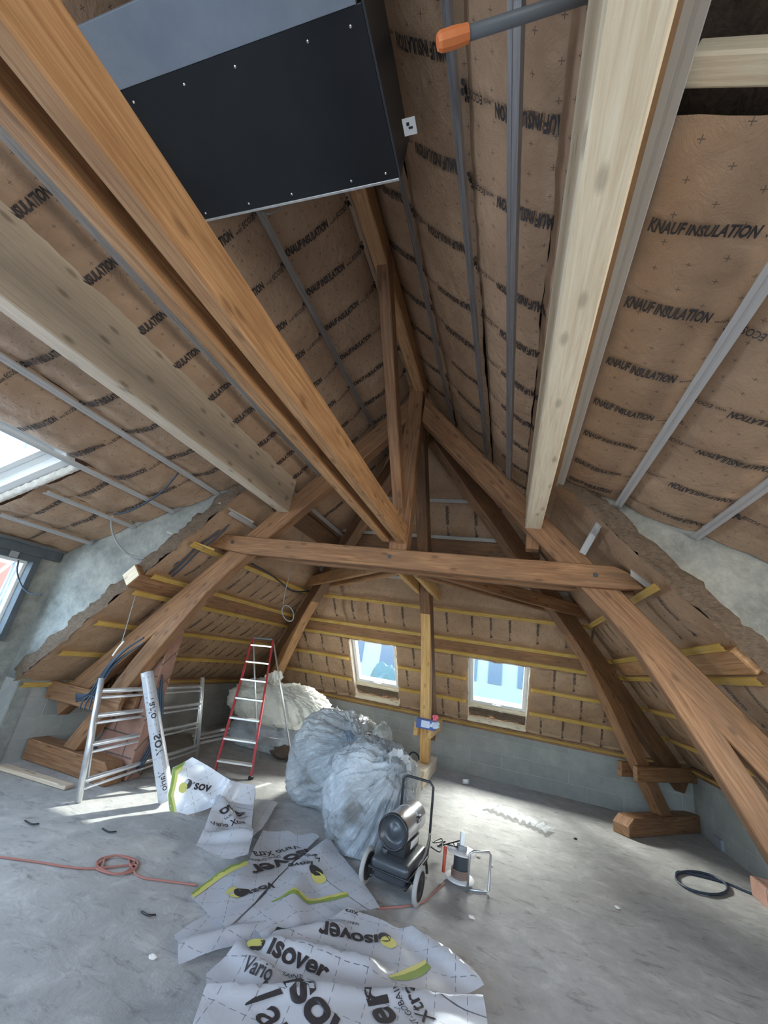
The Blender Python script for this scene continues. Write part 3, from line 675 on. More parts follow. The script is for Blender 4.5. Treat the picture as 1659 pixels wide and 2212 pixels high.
for fx in (.06, .3, .52, .8, .95):
    for yy in (by0 + .06, by1 - .03):
        p = V((bx0 + (bx1 - bx0) * fx, yy, zb)); link(lathe_bm([(0, 0), (-.004, .003), (-.001, .006), (0, .006)][::-1], p, (0, 0, 1), seg=10), 'screw', 'screw', cb)
tube('box_cable', [ony(560, 452, 1.23), ony(580, 462, 1.24), ony(600, 452, 1.25), ony(612, 440, 1.24)], .004, 'cable_grey', smooth_steps=5, label='thin grey wire dangling at the lower edge of the black box', cat='cable')
br = empty('hanger_bracket', (0, 0, 0), label='small galvanised bracket at the right corner of the black box', cat='bracket')
pc = onz(885, 273, 3.72)
link(fin((lambda b: (obb(b, pc, (V((1, 0, 0)), V((0, 1, 0)), V((0, 0, 1))), (.028, .03, .0015)), b)[1])(bmesh.new()), 0), 'plate', 'light_steel', br)
link(fin((lambda b: (obb(b, pc + V((.004, .004, -.002)), AX, (.009, .004, .0012)), obb(b, pc + V((-.006, -.01, -.002)), AX, (.006, .006, .0012)), b)[2])(bmesh.new()), 0), 'slot', 'black_plastic', br)
P0, P1 = onz(945, 93, 3.25), onz(1300, -20, 3.42)
pp = empty('vent_pipe', P0, label='dark grey pipe with an orange taped end near the top right', cat='pipe')
link(tube_bm([P0 + (P1 - P0) * .16, P1 + (P1 - P0) * .6], .017, seg=16), 'pipe', 'pipe_grey', pp, True)
bm = tube_bm([P0, P0 + (P1 - P0) * .02, P0 + (P1 - P0) * .10, P0 + (P1 - P0) * .19], [.018, .023, .024, .021], seg=9)
link(bm, 'orange_tape', 'orange_tape', pp)

# ------------------------------------------------------------------ far skylights
def skylight(xa, xb, lab, idx, tilt=0):
    e = empty(f'window_{idx}', SF.p((xa + xb) / 2, wB, 0)); struct(e, label=lab)
    O, S = -.10, SF
    wb_ = wz(1.05)
    def fr(a0, a1, w0, w1, o0, o1, name, m, par=e):
        return link(slab_bm([S.p(a0, w0, o0), S.p(a1, w0, o0), S.p(a1, w1, o0), S.p(a0, w1, o0)], S.N * (o1 - o0), .003), name, m, par)
    # outer frame
    f_ = .045; bm = bmesh.new()
    def ring(a0, a1, w0, w1, f, fw, o0, o1):
        bm = bmesh.new()
        for q in ((a0, a1, w0, w0 + fw), (a0, a1, w1 - fw, w1), (a0, a0 + f, w0 + fw, w1 - fw), (a1 - f, a1, w0 + fw, w1 - fw)):
            slab_bm([S.p(q[0], q[2], o0), S.p(q[1], q[2], o0), S.p(q[1], q[3], o0), S.p(q[0], q[3], o0)], S.N * (o1 - o0), bm0=bm)
        return fin(bm, .002)
    link(ring(xa + .012, xb - .012, wT + .006, wb_, .026, .02, O - .05, O + .03), 'window_frame', 'white_paint', e)
    sa = link(ring(xa + .042, xb - .042, wT + .03, wb_ - .025, .038, .03, O - .04, O + .05), 'sash', 'white_paint', e)
    link(slab_bm([S.p(xa + .07, wT + .05, O), S.p(xb - .07, wT + .05, O), S.p(xb - .07, wb_ - .045, O), S.p(xa + .07, wb_ - .045, O)], S.N * .006, 0), 'pane', 'window_glass', sa)
    link(tube_bm([S.p((xa + xb) / 2 - .07, wb_ - .045, O + .055), S.p((xa + xb) / 2 - .05, wb_ - .05, O + .075), S.p((xa + xb) / 2 + .05, wb_ - .05, O + .075), S.p((xa + xb) / 2 + .07, wb_ - .045, O + .055)], .008, smooth_steps=4), 'handle', 'aluminium', sa, True)
    # reveals with foam
    for a, nm in ((xa, 'reveal'), (xb, 'reveal')):
        bm = bmesh.new(); rr = []
        for i in range(26):
            w_ = wT + (wB - wT) * i / 25; j = .012 * noise.noise(V((w_ * 16, a, 1)))
            sg = 1 if a == xa else -1
            rr.append([bm.verts.new(S.p(a + sg * (.0 + j), w_, .05 + j)), bm.verts.new(S.p(a + sg * (.012 + j * .5), w_, .045)), bm.verts.new(S.p(a + sg * .012, w_, O - .04))])
        for p_, q_ in zip(rr, rr[1:]):
            for k in range(2): bm.faces.new((p_[k], p_[k + 1], q_[k + 1], q_[k]))
        bmesh.ops.solidify(bm, geom=bm.faces[:], thickness=.006); bmesh.ops.recalc_face_normals(bm, faces=bm.faces)
        link(bm, nm, 'foam', e, True)
    fr(xa, xb, wb_ + .002, wb_ + .03, O - .02, -.02, 'sill_board', 'pale_wood')
    fr(xa - .0, xb + .0, wB - .02, wB, -.02, .085, 'bottom_rail', 'pale_wood')
    bm = bmesh.new(); rr = []
    for i in range(24):
        a = xa + .01 + (xb - xa - .02) * i / 23
        rr.append([bm.verts.new(S.p(a, wb_ + .03 + (wB - wb_ - .05) * j / 7, -.03 + .045 * noise.noise(V((a * 8, j * .6, idx))))) for j in range(8)])
    for p_, q_ in zip(rr, rr[1:]):
        for k in range(7): bm.faces.new((p_[k], p_[k + 1], q_[k + 1], q_[k]))
    link(bm, 'wool_filling', 'mineral_wool', e, True)
skylight(*WF[0], 'left far skylight in the hip slope with white frame', 1); skylight(*WF[1], 'right far skylight in the hip slope showing a pale facade', 2)
# left dormer skylight (ceiling)
e = struct(empty('window_3', DL.p(1.6, 3.1, 0)), label='skylight in the left dormer ceiling with white foam below it')
def ringD(a0, a1, w0, w1, f, fw, o0, o1):
    bm = bmesh.new()
    for q in ((a0, a1, w0, w0 + fw), (a0, a1, w1 - fw, w1), (a0, a0 + f, w0 + fw, w1 - fw), (a1 - f, a1, w0 + fw, w1 - fw)):
        slab_bm([DL.p(q[0], q[2], o0), DL.p(q[1], q[2], o0), DL.p(q[1], q[3], o0), DL.p(q[0], q[3], o0)], DL.N * (o1 - o0), bm0=bm)
    return fin(bm, .002)
link(ringD(SKY[0], SKY[1] - .1, SKY[2], SKY[3], .06, .05, -.16, -.06), 'window_frame', 'white_paint', e)
sa = link(ringD(SKY[0] + .07, SKY[1] - .17, SKY[2] + .06, SKY[3] - .06, .05, .045, -.15, -.05), 'sash', 'white_paint', e)
link(slab_bm([DL.p(a, w_, -.1) for a, w_ in ((SKY[0] + .1, SKY[2] + .1), (SKY[1] - .2, SKY[2] + .1), (SKY[1] - .2, SKY[3] - .1), (SKY[0] + .1, SKY[3] - .1))], DL.N * .006, 0), 'pane', 'window_glass', sa)
link(slab_bm([DL.p(a, w_, -.12) for a, w_ in ((SKY[1] - .1, SKY[2]), (SKY[1] - .02, SKY[2]), (SKY[1] - .02, SKY[3]), (SKY[1] - .1, SKY[3]))], DL.N * .14, .003), 'reveal_board', 'white_paint', e)
bm = bmesh.new(); rr = []
for i in range(50):
    w_ = SKY[2] + (SKY[3] - SKY[2]) * i / 49; rr.append([bm.verts.new(DL.p(SKY[1] - .03 + .09 * j / 6, w_, .03 + .03 * math.sin(math.pi * j / 6) + .014 * noise.noise(V((w_ * 25, j * 1.5, 5))))) for j in range(7)])
for p_, q_ in zip(rr, rr[1:]):
    for k in range(6): bm.faces.new((p_[k], p_[k + 1], q_[k + 1], q_[k]))
link(bm, 'foam_bead', 'foam', e, True)
# left casement
e = struct(empty('window_4', (-5.1, 2.56, 1.2)), label='casement window in the left dormer wall looking at scaffolding')
def ringX(x0, x1, y0, y1, z0, z1, f):
    bm = bmesh.new(); box(bm, (x0, y0, z0), (x1, y1, z0 + f)); box(bm, (x0, y0, z1 - f), (x1, y1, z1)); box(bm, (x0, y0, z0 + f), (x1, y0 + f, z1 - f)); box(bm, (x0, y1 - f, z0 + f), (x1, y1, z1 - f)); return fin(bm, .002)
link(ringX(-5.09, -5.0, 1.94, 3.18, 1.13, 2.03, .065), 'window_frame', 'dark_paint', e)
sa = link(ringX(-5.15, -5.10, 2.0, 3.12, 1.19, 1.97, .035), 'sash', 'white_paint', e)
link(slab_bm([V((-5.13, 2.03, 1.22)), V((-5.13, 3.09, 1.22)), V((-5.13, 3.09, 1.94)), V((-5.13, 2.03, 1.94))], (.006, 0, 0), 0), 'pane', 'window_glass', sa)
mkbox('hinge_plate', (-5.0, 2.86, 1.97), (-4.985, 2.94, 2.09), 'cable_grey', e, .002)

# ------------------------------------------------------------------ chimney
ch = empty('chimney', (-3.95, 4.3, 0), label='flaking red brick chimney stack behind the scaffold frame', cat='chimney')
mkbox('shaft', (-4.15, 3.95, 0), (-3.64, 4.14, 2.3), 'brick', ch, .01, t=(1, 0, 0))
mkb('board', (-4.40, 3.98, 0), (-4.31, 4.05, 1.0), 'dark_wood', 'dark vertical board beside the chimney', (0, 0, 1))

# ------------------------------------------------------------------ aluminium scaffold frame
A0, A1 = V((-3.49, 3.33, 0)), V((-3.73, 5.12, 0))
dA = (A1 - A0).normalized(); lean = V((-.19, 0, 0)) * 1.0
fr = empty('scaffold_frame', A0, label='aluminium scaffold guard frame standing on edge on the left', cat='scaffold frame')
T0, T1 = onz(220, 1465, .97), onz(438, 1463, .97)
def up_(p, h): return p.lerp(T0 if (p - A0).length < .9 else T1, h / .97)
for p in (A0, A1): link(tube_bm([up_(p, .0), up_(p, .97)], .027, seg=12), 'stile', 'aluminium', fr, True)
for i, hh in enumerate((.15, .42, .65, .86)):
    link(tube_bm([up_(A0, hh), up_(A1, hh + .0)], .021, seg=10), 'rung', 'aluminium', fr, True)
    link(tube_bm([up_(A0, hh - .06), up_(A1, hh - .05)], .013, seg=8), 'rung', 'aluminium', fr, True)
for p in (A0 + dA * .07, A1 - dA * .09): link(tube_bm([up_(p, .12), up_(p, .86)], .011, seg=8), 'inner_upright', 'aluminium', fr, True)

# ------------------------------------------------------------------ red step ladder
sl = empty('step_ladder', (-3.0, 4.9, 0), label='red step ladder with aluminium treads before the white sacks', cat='ladder')
bl, brr = onz(462, 1672), onz(541, 1684)
tl_, tr_ = ony(547, 1378, 5.35), ony(590, 1382, 5.45)
for a, b in ((bl, tl_), (brr, tr_)): beam('stile', a, b, .022, .055, 'red_paint', sl, side=(tr_ - tl_), bev=.003)
for i in range(7):
    f = (.085 + i * .142); a = bl.lerp(tl_, f); b = brr.lerp(tr_, f); beam('tread', a, b, .085, .022, 'aluminium', sl, side=(0, 1, 0), bev=.002)
ra, rb_ = onz(505, 1640) + V((0, .25, 0)), brr + V((.12, .85, 0))
ra = bl + V((.06, .85, 0)); tm = (tl_ + tr_) / 2
for a, b in ((ra, tl_), (rb_, tr_)): link(tube_bm([a, b], .012, seg=8), 'rear_leg', 'aluminium', sl, True)
link(tube_bm([ra.lerp(tl_, .2), rb_.lerp(tr_, .2)], .008, seg=6), 'rear_stay', 'aluminium', sl, True)
beam('top_cap', tl_, tr_, .09, .03, 'black_plastic', sl, side=(0, 1, 0), bev=.004)
for p in (bl, brr): link(fin((lambda b: (obb(b, p + V((0, 0, .02)), AX, (.02, .03, .02)), b)[1])(bmesh.new()), .003), 'rubber_foot', 'black_plastic', sl)

# ------------------------------------------------------------------ sacks
def sack(px, py, y, rx, rz, ry, m, label, seed, neck=(0, 0, 1), pleat=.05, lump=.14, z=None, contents=False, tail=None, name='waste_sack', flat=.0, group=None, sq=.75):
    c = ony(px, py, y); s_ = 1 / pxm(c); rx, rz = rx * s_, rz * s_
    c.z = max(c.z, rz * .8) if z is None else z
    e = empty(name, V((c.x, c.y, max(0, c.z - rz))), label=label, cat='sack', group=group)
    nk = V(neck).normalized(); n1 = nk.orthogonal().normalized(); n2 = nk.cross(n1)
    bm = bmesh.new(); bmesh.ops.create_uvsphere(bm, u_segments=150, v_segments=90, radius=1)
    for v in bm.verts:
        d = v.co.normalized(); ang = math.atan2(d.dot(n2), d.dot(n1)); al = math.acos(max(-1, min(1, d.dot(nk))))
        r = 1 + lump * .55 * noise.noise(d * 1.3 + V((seed, 0, 0))) + lump * .30 * noise.noise(d * 2.9 + V((0, seed, 0)))
        ca_, sa_ = math.cos(ang), math.sin(ang); en = math.sin(min(al * 1.1, math.pi)) ** .6 * max(.12, 1.15 - al / 2.3)
        f1 = 1 - abs(noise.noise(V((ca_ * 6 + seed, sa_ * 6, al * .9)))) * 2.2; f2 = 1 - abs(noise.noise(V((ca_ * 14, sa_ * 14 + seed, al * 1.4)))) * 2.2
        f3_ = 1 - abs(noise.noise(V((ca_ * 26, sa_ * 26 + seed, al * 2.2)))) * 2.2
        r += pleat * en * (.50 * f1 + .38 * f2 + .16 * f3_) - pleat * .3
        c1 = 1 - abs(noise.noise(d * 3.2 + V((seed, 9, 0)))) * 2.5
        c2 = 1 - abs(noise.noise(d * 6.5 + V((seed, 2, 4)))) * 3
        r += .045 * max(0, c1) ** 3 + .022 * max(0, c2) ** 3
        if al < .30: r *= 1 + (.30 - al) * .5
        dd = V((math.copysign(abs(d.x) ** sq, d.x), math.copysign(abs(d.y) ** sq, d.y), math.copysign(abs(d.z) ** .85, d.z)))
        q = V((dd.x * rx, dd.y * ry, dd.z * rz)) * r
        if tail:
            tv = V(tail).normalized(); k = max(0, d.dot(tv)); q += tv * (k ** 6) * rx * .5
        p = c + q
        if p.z < .012: p.z = .012 + (p.z - .012) * .02
        v.co = p
    uvl = bm.loops.layers.uv.verify()
    for f in bm.faces:
        for lp in f.loops:
            d = V(((lp.vert.co.x - c.x) / rx, (lp.vert.co.y - c.y) / ry, (lp.vert.co.z - c.z) / rz)).normalized()
            lp[uvl].uv = (math.cos(math.atan2(d.dot(n2), d.dot(n1))) + seed, math.acos(max(-1, min(1, d.dot(nk)))))
    link(bm, 'bag', m, e, True)
    # knotted neck: crumpled frill
    bm = bmesh.new(); top = c + V((nk.x * rx, nk.y * ry, nk.z * rz)) * .98; rings = []
    for j in range(7):
        f = j / 6; rad = (.03 + .12 * f ** 1.3) * (rx * 2.0 if rx < .3 else .8); ring_ = []
        for k in range(36):
            a = 2 * math.pi * k / 36; rr_ = rad * (1 + .45 * f * noise.noise(V((math.cos(a) * 3, math.sin(a) * 3, seed + f))))
            ring_.append(bm.verts.new(top + (n1 * math.cos(a) + n2 * math.sin(a)) * rr_ + nk * (f * .10 * (rx * 3) + .05 * f * noise.noise(V((math.cos(a) * 4, math.sin(a) * 4, seed * 3))))))
        rings.append(ring_)
    for a, b in zip(rings, rings[1:]):
        for k in range(36): bm.faces.new((a[k], a[(k + 1) % 36], b[(k + 1) % 36], b[k]))
    link(bm, 'tied_neck', m, e, True)
    if contents:
        bm = bmesh.new(); bmesh.ops.create_icosphere(bm, subdivisions=4, radius=1)
        for v in bm.verts:
            d = v.co.copy(); r = .86 + .20 * noise.noise(d * 2.3 + V((seed, 5, 0))); v.co = c + V((d.x * rx, d.y * ry, d.z * rz)) * r; v.co.z = max(v.co.z, .02)
        link(bm, 'wool_waste', 'mineral_wool', e, True)
    return e
def scrap(px, py, y, size, label, seed, m='mineral_wool', name='wool_scrap', z=None, sx_=(1, .7, .5)):
    c = ony(px, py, y)
    if z is not None: c.z = z
    bm = bmesh.new(); bmesh.ops.create_icosphere(bm, subdivisions=4, radius=1)
    for v in bm.verts:
        d = v.co.copy(); r = size * (1 + .5 * noise.noise(d * 2 + V((seed, 0, 0))) + .2 * noise.noise(d * 7)); v.co = c + V((d.x * sx_[0], d.y * sx_[1], d.z * sx_[2])) * r
    return tag(link(bm, name, m, None, True), label=label, cat='scrap')
sack(586, 1597, 6.35, 97, 33, .36, 'sack_clear', 'flattened white sack at the bottom of the pile behind the red ladder', 3, neck=(.3, -.6, .5), pleat=.12)
sack(600, 1520, 6.25, 100, 42, .40, 'sack_white', 'white sack lying on top of the pile behind the red ladder', 5, neck=(.05, -.62, .78), pleat=.26, sq=.62, tail=(1, -.1, -.12))
sack(708, 1688, 4.95, 90, 96, .42, 'sack_clear', 'large see-through sack of waste left of the biggest sack', 8, neck=(.75, -.5, .45), pleat=.14, contents=True)
sack(757, 1592, 5.25, 60, 40, .30, 'sack_white', 'white sack on top of the middle heap shining in the sun', 11, neck=(-.5, -.4, .6), pleat=.14, z=.62, sq=.6)
sack(797, 1730, 4.35, 94, 102, .40, 'sack_clear', 'biggest see-through sack standing behind the heater', 14, neck=(.62, -.5, .72), pleat=.2, contents=True, tail=(.1, -.6, -.9))
sack(858, 1715, 4.75, 46, 72, .26, 'sack_white', 'tall whitish sack right of the biggest sack', 17, neck=(-.4, -.1, 1), pleat=.14)
sack(742, 1618, 4.75, 36, 26, .14, 'sack_blue', 'small pale blue bag perched between the two clear sacks', 19, pleat=.14, z=.66)
sack(846, 1640, 4.75, 22, 20, .1, 'sack_blue', 'tiny bright blue bag tucked behind the biggest sack', 23, pleat=.2, z=.60)
sack(822, 1610, 5.0, 22, 34, .12, 'sack_white', 'small pointed white bag right of the sunlit sack', 29, pleat=.15, z=.68)
scrap(715, 1625, 4.72, .13, 'long dark wool offcut draped between the clear sacks', 2, sx_=(.5, .4, 1.1), z=.58)
scrap(797, 1612, 4.9, .09, 'dark brown wool clump behind the biggest sack', 4, z=.70)
scrap(615, 1632, 6.0, .17, 'brown roll of wool on the floor under the white sacks', 6, z=.09, sx_=(1.1, .5, .5))

# ------------------------------------------------------------------ membrane
uvrot = {}
def film_patch(name, polypx, z, parent, ridges=(), texts=(), stripes=(), seed=0, amp=.02, ang=0, label=None, plane=None, m='membrane_film', grid=.035, m2=None, edge_up=0):
    """flexible film lying on plane z; outline as photo pixels laid on that plane"""
    org = V((0, 0, z)); N = V((0, 0, 1)); E1, E2 = V((1, 0, 0)), V((0, 1, 0))
    if plane: org, N = V(plane[0]), V(plane[1]).normalized(); E1 = V((0, 0, 1)).cross(N).normalized(); E2 = N.cross(E1)
    def to2(px, py):
        p = onp(px, py, org, N) - org; return V((p.dot(E1), p.dot(E2)))
    poly = [to2(*p) for p in polypx]
    rid = [(to2(*a), to2(*b), hh, ww) for a, b, hh, ww in ridges]
    def h(p):
        v = amp * (1.2 * noise.noise(V((p.x * 2.1 + seed, p.y * 2.1, seed))) + .5 * noise.noise(V((p.x * 6, p.y * 6, seed))) + .6) + .25 * amp * abs(noise.noise(V((p.x * 15, p.y * 11, seed))))
        for a, b, hh, ww in rid:
            ab = b - a; t_ = max(0, min(1, (p - a).dot(ab) / ab.length_squared)); d_ = (p - a - ab * t_).length
            v += hh * max(0, 1 - d_ / ww) ** 1.5
        return max(v, .003)
    def P3(p, o=0): return org + E1 * p.x + E2 * p.y + N * (h(p) + o)
    def add(pl_, mi, o, bmt):
        b = bmesh.new(); b.faces.new([b.verts.new((q.x, q.y, 0)) for q in pl_])
        xs = [q.x for q in pl_]; ys = [q.y for q in pl_]
        for i in range(1, int((max(xs) - min(xs)) / grid) + 1): bmesh.ops.bisect_plane(b, geom=b.verts[:] + b.edges[:] + b.faces[:], plane_co=(min(xs) + i * grid, 0, 0), plane_no=(1, 0, 0))
        for i in range(1, int((max(ys) - min(ys)) / grid) + 1): bmesh.ops.bisect_plane(b, geom=b.verts[:] + b.edges[:] + b.faces[:], plane_co=(0, min(ys) + i * grid, 0), plane_no=(0, 1, 0))
        uvl = bmt.loops.layers.uv.verify(); mp = {}
        ca, sa_ = math.cos(ang), math.sin(ang)
        for v in b.verts: mp[v.index] = None
        b.verts.index_update()
        vv = [bmt.verts.new(P3(V((v.co.x, v.co.y)), o)) for v in b.verts]; co = [v.co.copy() for v in b.verts]
        for f in b.faces:
            ff = bmt.faces.new([vv[v.index] for v in f.verts]); ff.material_index = mi
            for lp, v in zip(ff.loops, f.verts): c_ = co[v.index]; lp[uvl].uv = (c_.x * ca + c_.y * sa_ + seed * .13, -c_.x * sa_ + c_.y * ca + seed * .29)
        b.free()
    bm = bmesh.new(); add(poly, 0, 0, bm)
    for spx, mi in stripes: add([to2(*q) for q in spx], mi, .0025, bm)
    for (s, a, b, bold, mi, flip) in texts:
        bold = bold * .9
        a2, b2 = to2(*a), to2(*b); d_ = (b2 - a2); L_ = d_.length; d_.normalize(); u_ = V((-d_.y, d_.x)) * (-1 if flip else 1)
        if s == 'DISC':
            r = L_ / 2; c_ = (a2 + b2) / 2; nv = [bm.verts.new(P3(c_ + V((r * math.cos(k * .262), r * math.sin(k * .262))), .004)) for k in range(24)]
            bm.faces.new(nv).material_index = mi; continue
        gv, gf, gw = glyphs(s, bold, 0); sc_ = L_ / gw
        nv = [bm.verts.new(P3(a2 + d_ * (x * sc_) + u_ * (y * sc_), .0035)) for x, y in gv]
        for f in gf:
            try: bm.faces.new([nv[i] for i in f]).material_index = mi
            except ValueError: pass
    bm.normal_update()
    return tag(link(bm, name, [m, 'ink', 'green_print', 'yellow_print'], parent, True), label=label)
def zz(pts): return [(350 + x / 2.212, 1700 + y / 2.212) for x, y in pts]
ms = empty('membrane_sheet', onz(700, 2000), label='long crumpled white vapour membrane unrolled across the floor', cat='membrane')
film_patch('fold', zz([(135, 525), (200, 480), (260, 430), (330, 390), (410, 375), (440, 300), (480, 225), (600, 222), (640, 240), (720, 235), (748, 258), (600, 400), (430, 590), (300, 712), (210, 600)]), .015, ms,
           ridges=[(zz([(740, 250)])[0], zz([(300, 700)])[0], .022, .17), (zz([(480, 230)])[0], zz([(300, 560)])[0], .02, .08)], seed=3, ang=.5,
           texts=[('\u0131sover', zz([(690, 318)])[0], zz([(400, 395)])[0], .03, 1, False), ('Vario Xtra', zz([(640, 292)])[0], zz([(425, 335)])[0], .015, 1, False), ('SAINT-GOBAIN', zz([(560, 335)])[0], zz([(410, 365)])[0], .0, 1, False),
                  ('\u0131sov', zz([(400, 520)])[0], zz([(520, 492)])[0], .03, 1, True), ('DISC', zz([(360, 500)])[0], zz([(395, 540)])[0], 0, 1, False), ('DISC', zz([(315, 505)])[0], zz([(372, 540)])[0], 0, 3, False)],
           stripes=[(zz([(140, 520), (260, 432), (330, 392), (405, 378), (404, 398), (340, 410), (270, 450), (150, 535)]), 3), (zz([(140, 512), (255, 428), (325, 384), (400, 375), (400, 382), (330, 394), (262, 436), (145, 520)]), 2)])
film_patch('fold', zz([(55, 715), (210, 612), (350, 580), (520, 560), (700, 600), (700, 690), (545, 692), (480, 742), (360, 778), (165, 826), (78, 855)]), .005, ms, seed=5, ang=.2, amp=.018,
           ridges=[(zz([(70, 780)])[0], zz([(540, 680)])[0], .03, .1)])
film_patch('fold', zz([(600, 400), (790, 268), (820, 300), (870, 360), (940, 440), (1040, 592), (900, 612), (800, 645), (640, 692), (545, 695), (490, 775), (440, 700), (300, 700), (430, 590)]), .03, ms, seed=7, ang=-.4, amp=.022,
           ridges=[(zz([(785, 280)])[0], zz([(500, 720)])[0], .04, .17), (zz([(640, 460)])[0], zz([(640, 660)])[0], .025, .12)],
           texts=[('\u0131sove', zz([(715, 400)])[0], zz([(600, 385)])[0], .03, 1, False), ('DISC', zz([(712, 412)])[0], zz([(752, 448)])[0], 0, 1, False), ('DISC', zz([(722, 435)])[0], zz([(770, 470)])[0], 0, 3, False),
                  ('Vario', zz([(760, 378)])[0], zz([(680, 345)])[0], .02, 1, False)],
           stripes=[(zz([(515, 572), (620, 545), (690, 562), (800, 540), (888, 524), (890, 534), (800, 555), (690, 578), (620, 562), (520, 576)]), 2), (zz([(545, 560), (620, 535), (700, 548), (800, 528), (880, 514), (888, 524), (800, 540), (690, 562), (620, 545)]), 3)])
film_patch('fold', zz([(205, 1000), (205, 920), (280, 850), (370, 778), (490, 770), (545, 692), (700, 688), (800, 645), (880, 603), (1000, 640), (1190, 722), (1340, 830), (1480, 930), (1535, 1020), (1000, 1000), (640, 1010)]), .05, ms, seed=9, ang=.15, amp=.03,
           ridges=[(zz([(520, 800)])[0], zz([(980, 900)])[0], .05, .10), (zz([(340, 800)])[0], zz([(520, 960)])[0], .04, .09), (zz([(560, 720)])[0], zz([(840, 690)])[0], .03, .08), (zz([(1190, 725)])[0], zz([(1530, 1010)])[0], .05, .10)],
           texts=[('\u0131sover', zz([(1030, 730)])[0], zz([(745, 690)])[0], .032, 1, False), ('SAINT-GOBAIN', zz([(940, 672)])[0], zz([(790, 648)])[0], .0, 1, False), ('Xtra', zz([(935, 625)])[0], zz([(872, 612)])[0], .02, 1, False),
                  ('DISC', zz([(1032, 730)])[0], zz([(1090, 760)])[0], 0, 1, False), ('DISC', zz([(1048, 745)])[0], zz([(1112, 790)])[0], 0, 3, False),
                  ('\u0131sover', zz([(485, 845)])[0], zz([(775, 960)])[0], .032, 1, False), ('SAINT', zz([(565, 940)])[0], zz([(660, 965)])[0], .0, 1, False), ('Vario', zz([(370, 905)])[0], zz([(500, 980)])[0], .02, 1, False),
                  ('DISC', zz([(412, 790)])[0], zz([(475, 815)])[0], 0, 1, False), ('DISC', zz([(400, 775)])[0], zz([(470, 795)])[0], 0, 3, False)],
           stripes=[(zz([(1085, 955), (1160, 930), (1230, 895), (1262, 870), (1282, 905), (1230, 945), (1180, 962), (1100, 965)]), 2), (zz([(1075, 950), (1150, 910), (1225, 870), (1255, 855), (1262, 870), (1230, 895), (1160, 930), (1085, 955)]), 3)])
film_patch('fold', [(436, 2159), (442, 2150), (639, 2140), (802, 2138), (960, 2148), (1042, 2162), (1050, 2190), (1055, 2230), (1062, 2320), (640, 2340), (370, 2330), (412, 2230)], .13, ms, seed=12, ang=.1, amp=.03,
           ridges=[((442, 2152), (1040, 2166), .03, .07)],
           texts=[('Vario', (512, 2162), (650, 2345), .01, 1, False), ('\u0131sover', (604, 2150), (800, 2370), .032, 1, False), ('\u0131sover', (945, 2400), (822, 2150), .032, 1, False), ('SAINT-GOBAIN', (925, 2270), (852, 2152), .0, 1, False), ('Vario Xtra', (1035, 2345), (884, 2150), .012, 1, False)])
g2 = film_patch('fold', zz([(160, 285), (185, 250), (215, 170), (250, 80), (270, 20), (330, -20), (445, -5), (440, 60), (430, 160), (425, 268), (400, 372), (330, 388), (230, 340)]), .10, ms, seed=15, ang=.35, amp=.05,
           ridges=[(zz([(185, 250)])[0], zz([(420, 262)])[0], .05, .10), (zz([(250, 60)])[0], zz([(330, 170)])[0], .05, .1)],
           texts=[('over', zz([(275, 165)])[0], zz([(415, 138)])[0], .03, 1, False), ('SAINT-GOBAIN', zz([(295, 178)])[0], zz([(412, 152)])[0], .0, 1, False), ('Vario Xtra', zz([(232, 205)])[0], zz([(400, 182)])[0], .02, 1, False)])
film_patch('fold', zz([(440, 60), (552, 82), (480, 200), (428, 255)]), .03, ms, seed=16, ang=.3, amp=.02)
pl_ = (onz(430, 1760), V((.45, -1, .42)))
film_patch('fold', [(362, 1716), (368, 1690), (376, 1660), (416, 1636), (450, 1655), (500, 1688), (552, 1697), (548, 1740), (520, 1775), (470, 1742), (440, 1752), (376, 1768), (366, 1750)], 0, ms, plane=pl_, seed=18, ang=.6, amp=.05,
           ridges=[((376, 1662), (470, 1740), .06, .12), ((500, 1690), (470, 1745), .08, .10)],
           texts=[('\u0131sov', (415, 1705), (455, 1712), .03, 1, False), ('DISC', (402, 1690), (415, 1700), 0, 1, False), ('DISC', (390, 1697), (404, 1708), 0, 3, False)],
           stripes=[([(364, 1716), (376, 1662), (400, 1645), (400, 1652), (382, 1668), (370, 1718), (378, 1758), (395, 1762), (376, 1766), (366, 1750)], 2), ([(370, 1718), (382, 1668), (396, 1655), (396, 1664), (388, 1672), (376, 1718), (382, 1754), (378, 1758)], 3)])
# rolled membrane leaning on the post
ta, tb = onz(356, 1738) + V((0, 0, .03)), ony(316, 1452, 3.58)
tu = empty('membrane_roll', ta, label='rolled tube of white membrane leaning against the dark inclined post', cat='roll')
bm = bmesh.new(); n_ = 26; rings = []; d_ = (tb - ta); n1 = d_.normalized().orthogonal().normalized(); n2 = d_.normalized().cross(n1)
for i in range(n_ + 1):
    f = i / n_; rad = .062 - .012 * f; cc = ta + d_ * f
    rings.append([bm.verts.new(cc + (n1 * math.cos(a) + n2 * math.sin(a)) * (rad * (1 + .03 * noise.noise(V((f * 8, a, 0)))) + (.012 * (1 - min(1, a / .5)) if a < .5 else 0))) for a in [2 * math.pi * k / 28 for k in range(28)]])
for a, b in zip(rings, rings[1:]):
    for k in range(28): bm.faces.new((a[k], a[(k + 1) % 28], b[(k + 1) % 28], b[k]))
bm.faces.new(rings[0][::-1]); bm.faces.new(rings[-1]); bm.normal_update()
uvl = bm.loops.layers.uv.verify(); dn = d_.normalized()
for f in bm.faces:
    for lp in f.loops:
        p = lp.vert.co - ta; lp[uvl].uv = (p.dot(dn), math.atan2(p.dot(n2), p.dot(n1)) * .06)
link(bm, 'wound_film', 'membrane_film', tu, True)
view = (EYE - (ta + tb) / 2).normalized(); side = dn.cross(view).normalized()
bm = bmesh.new()
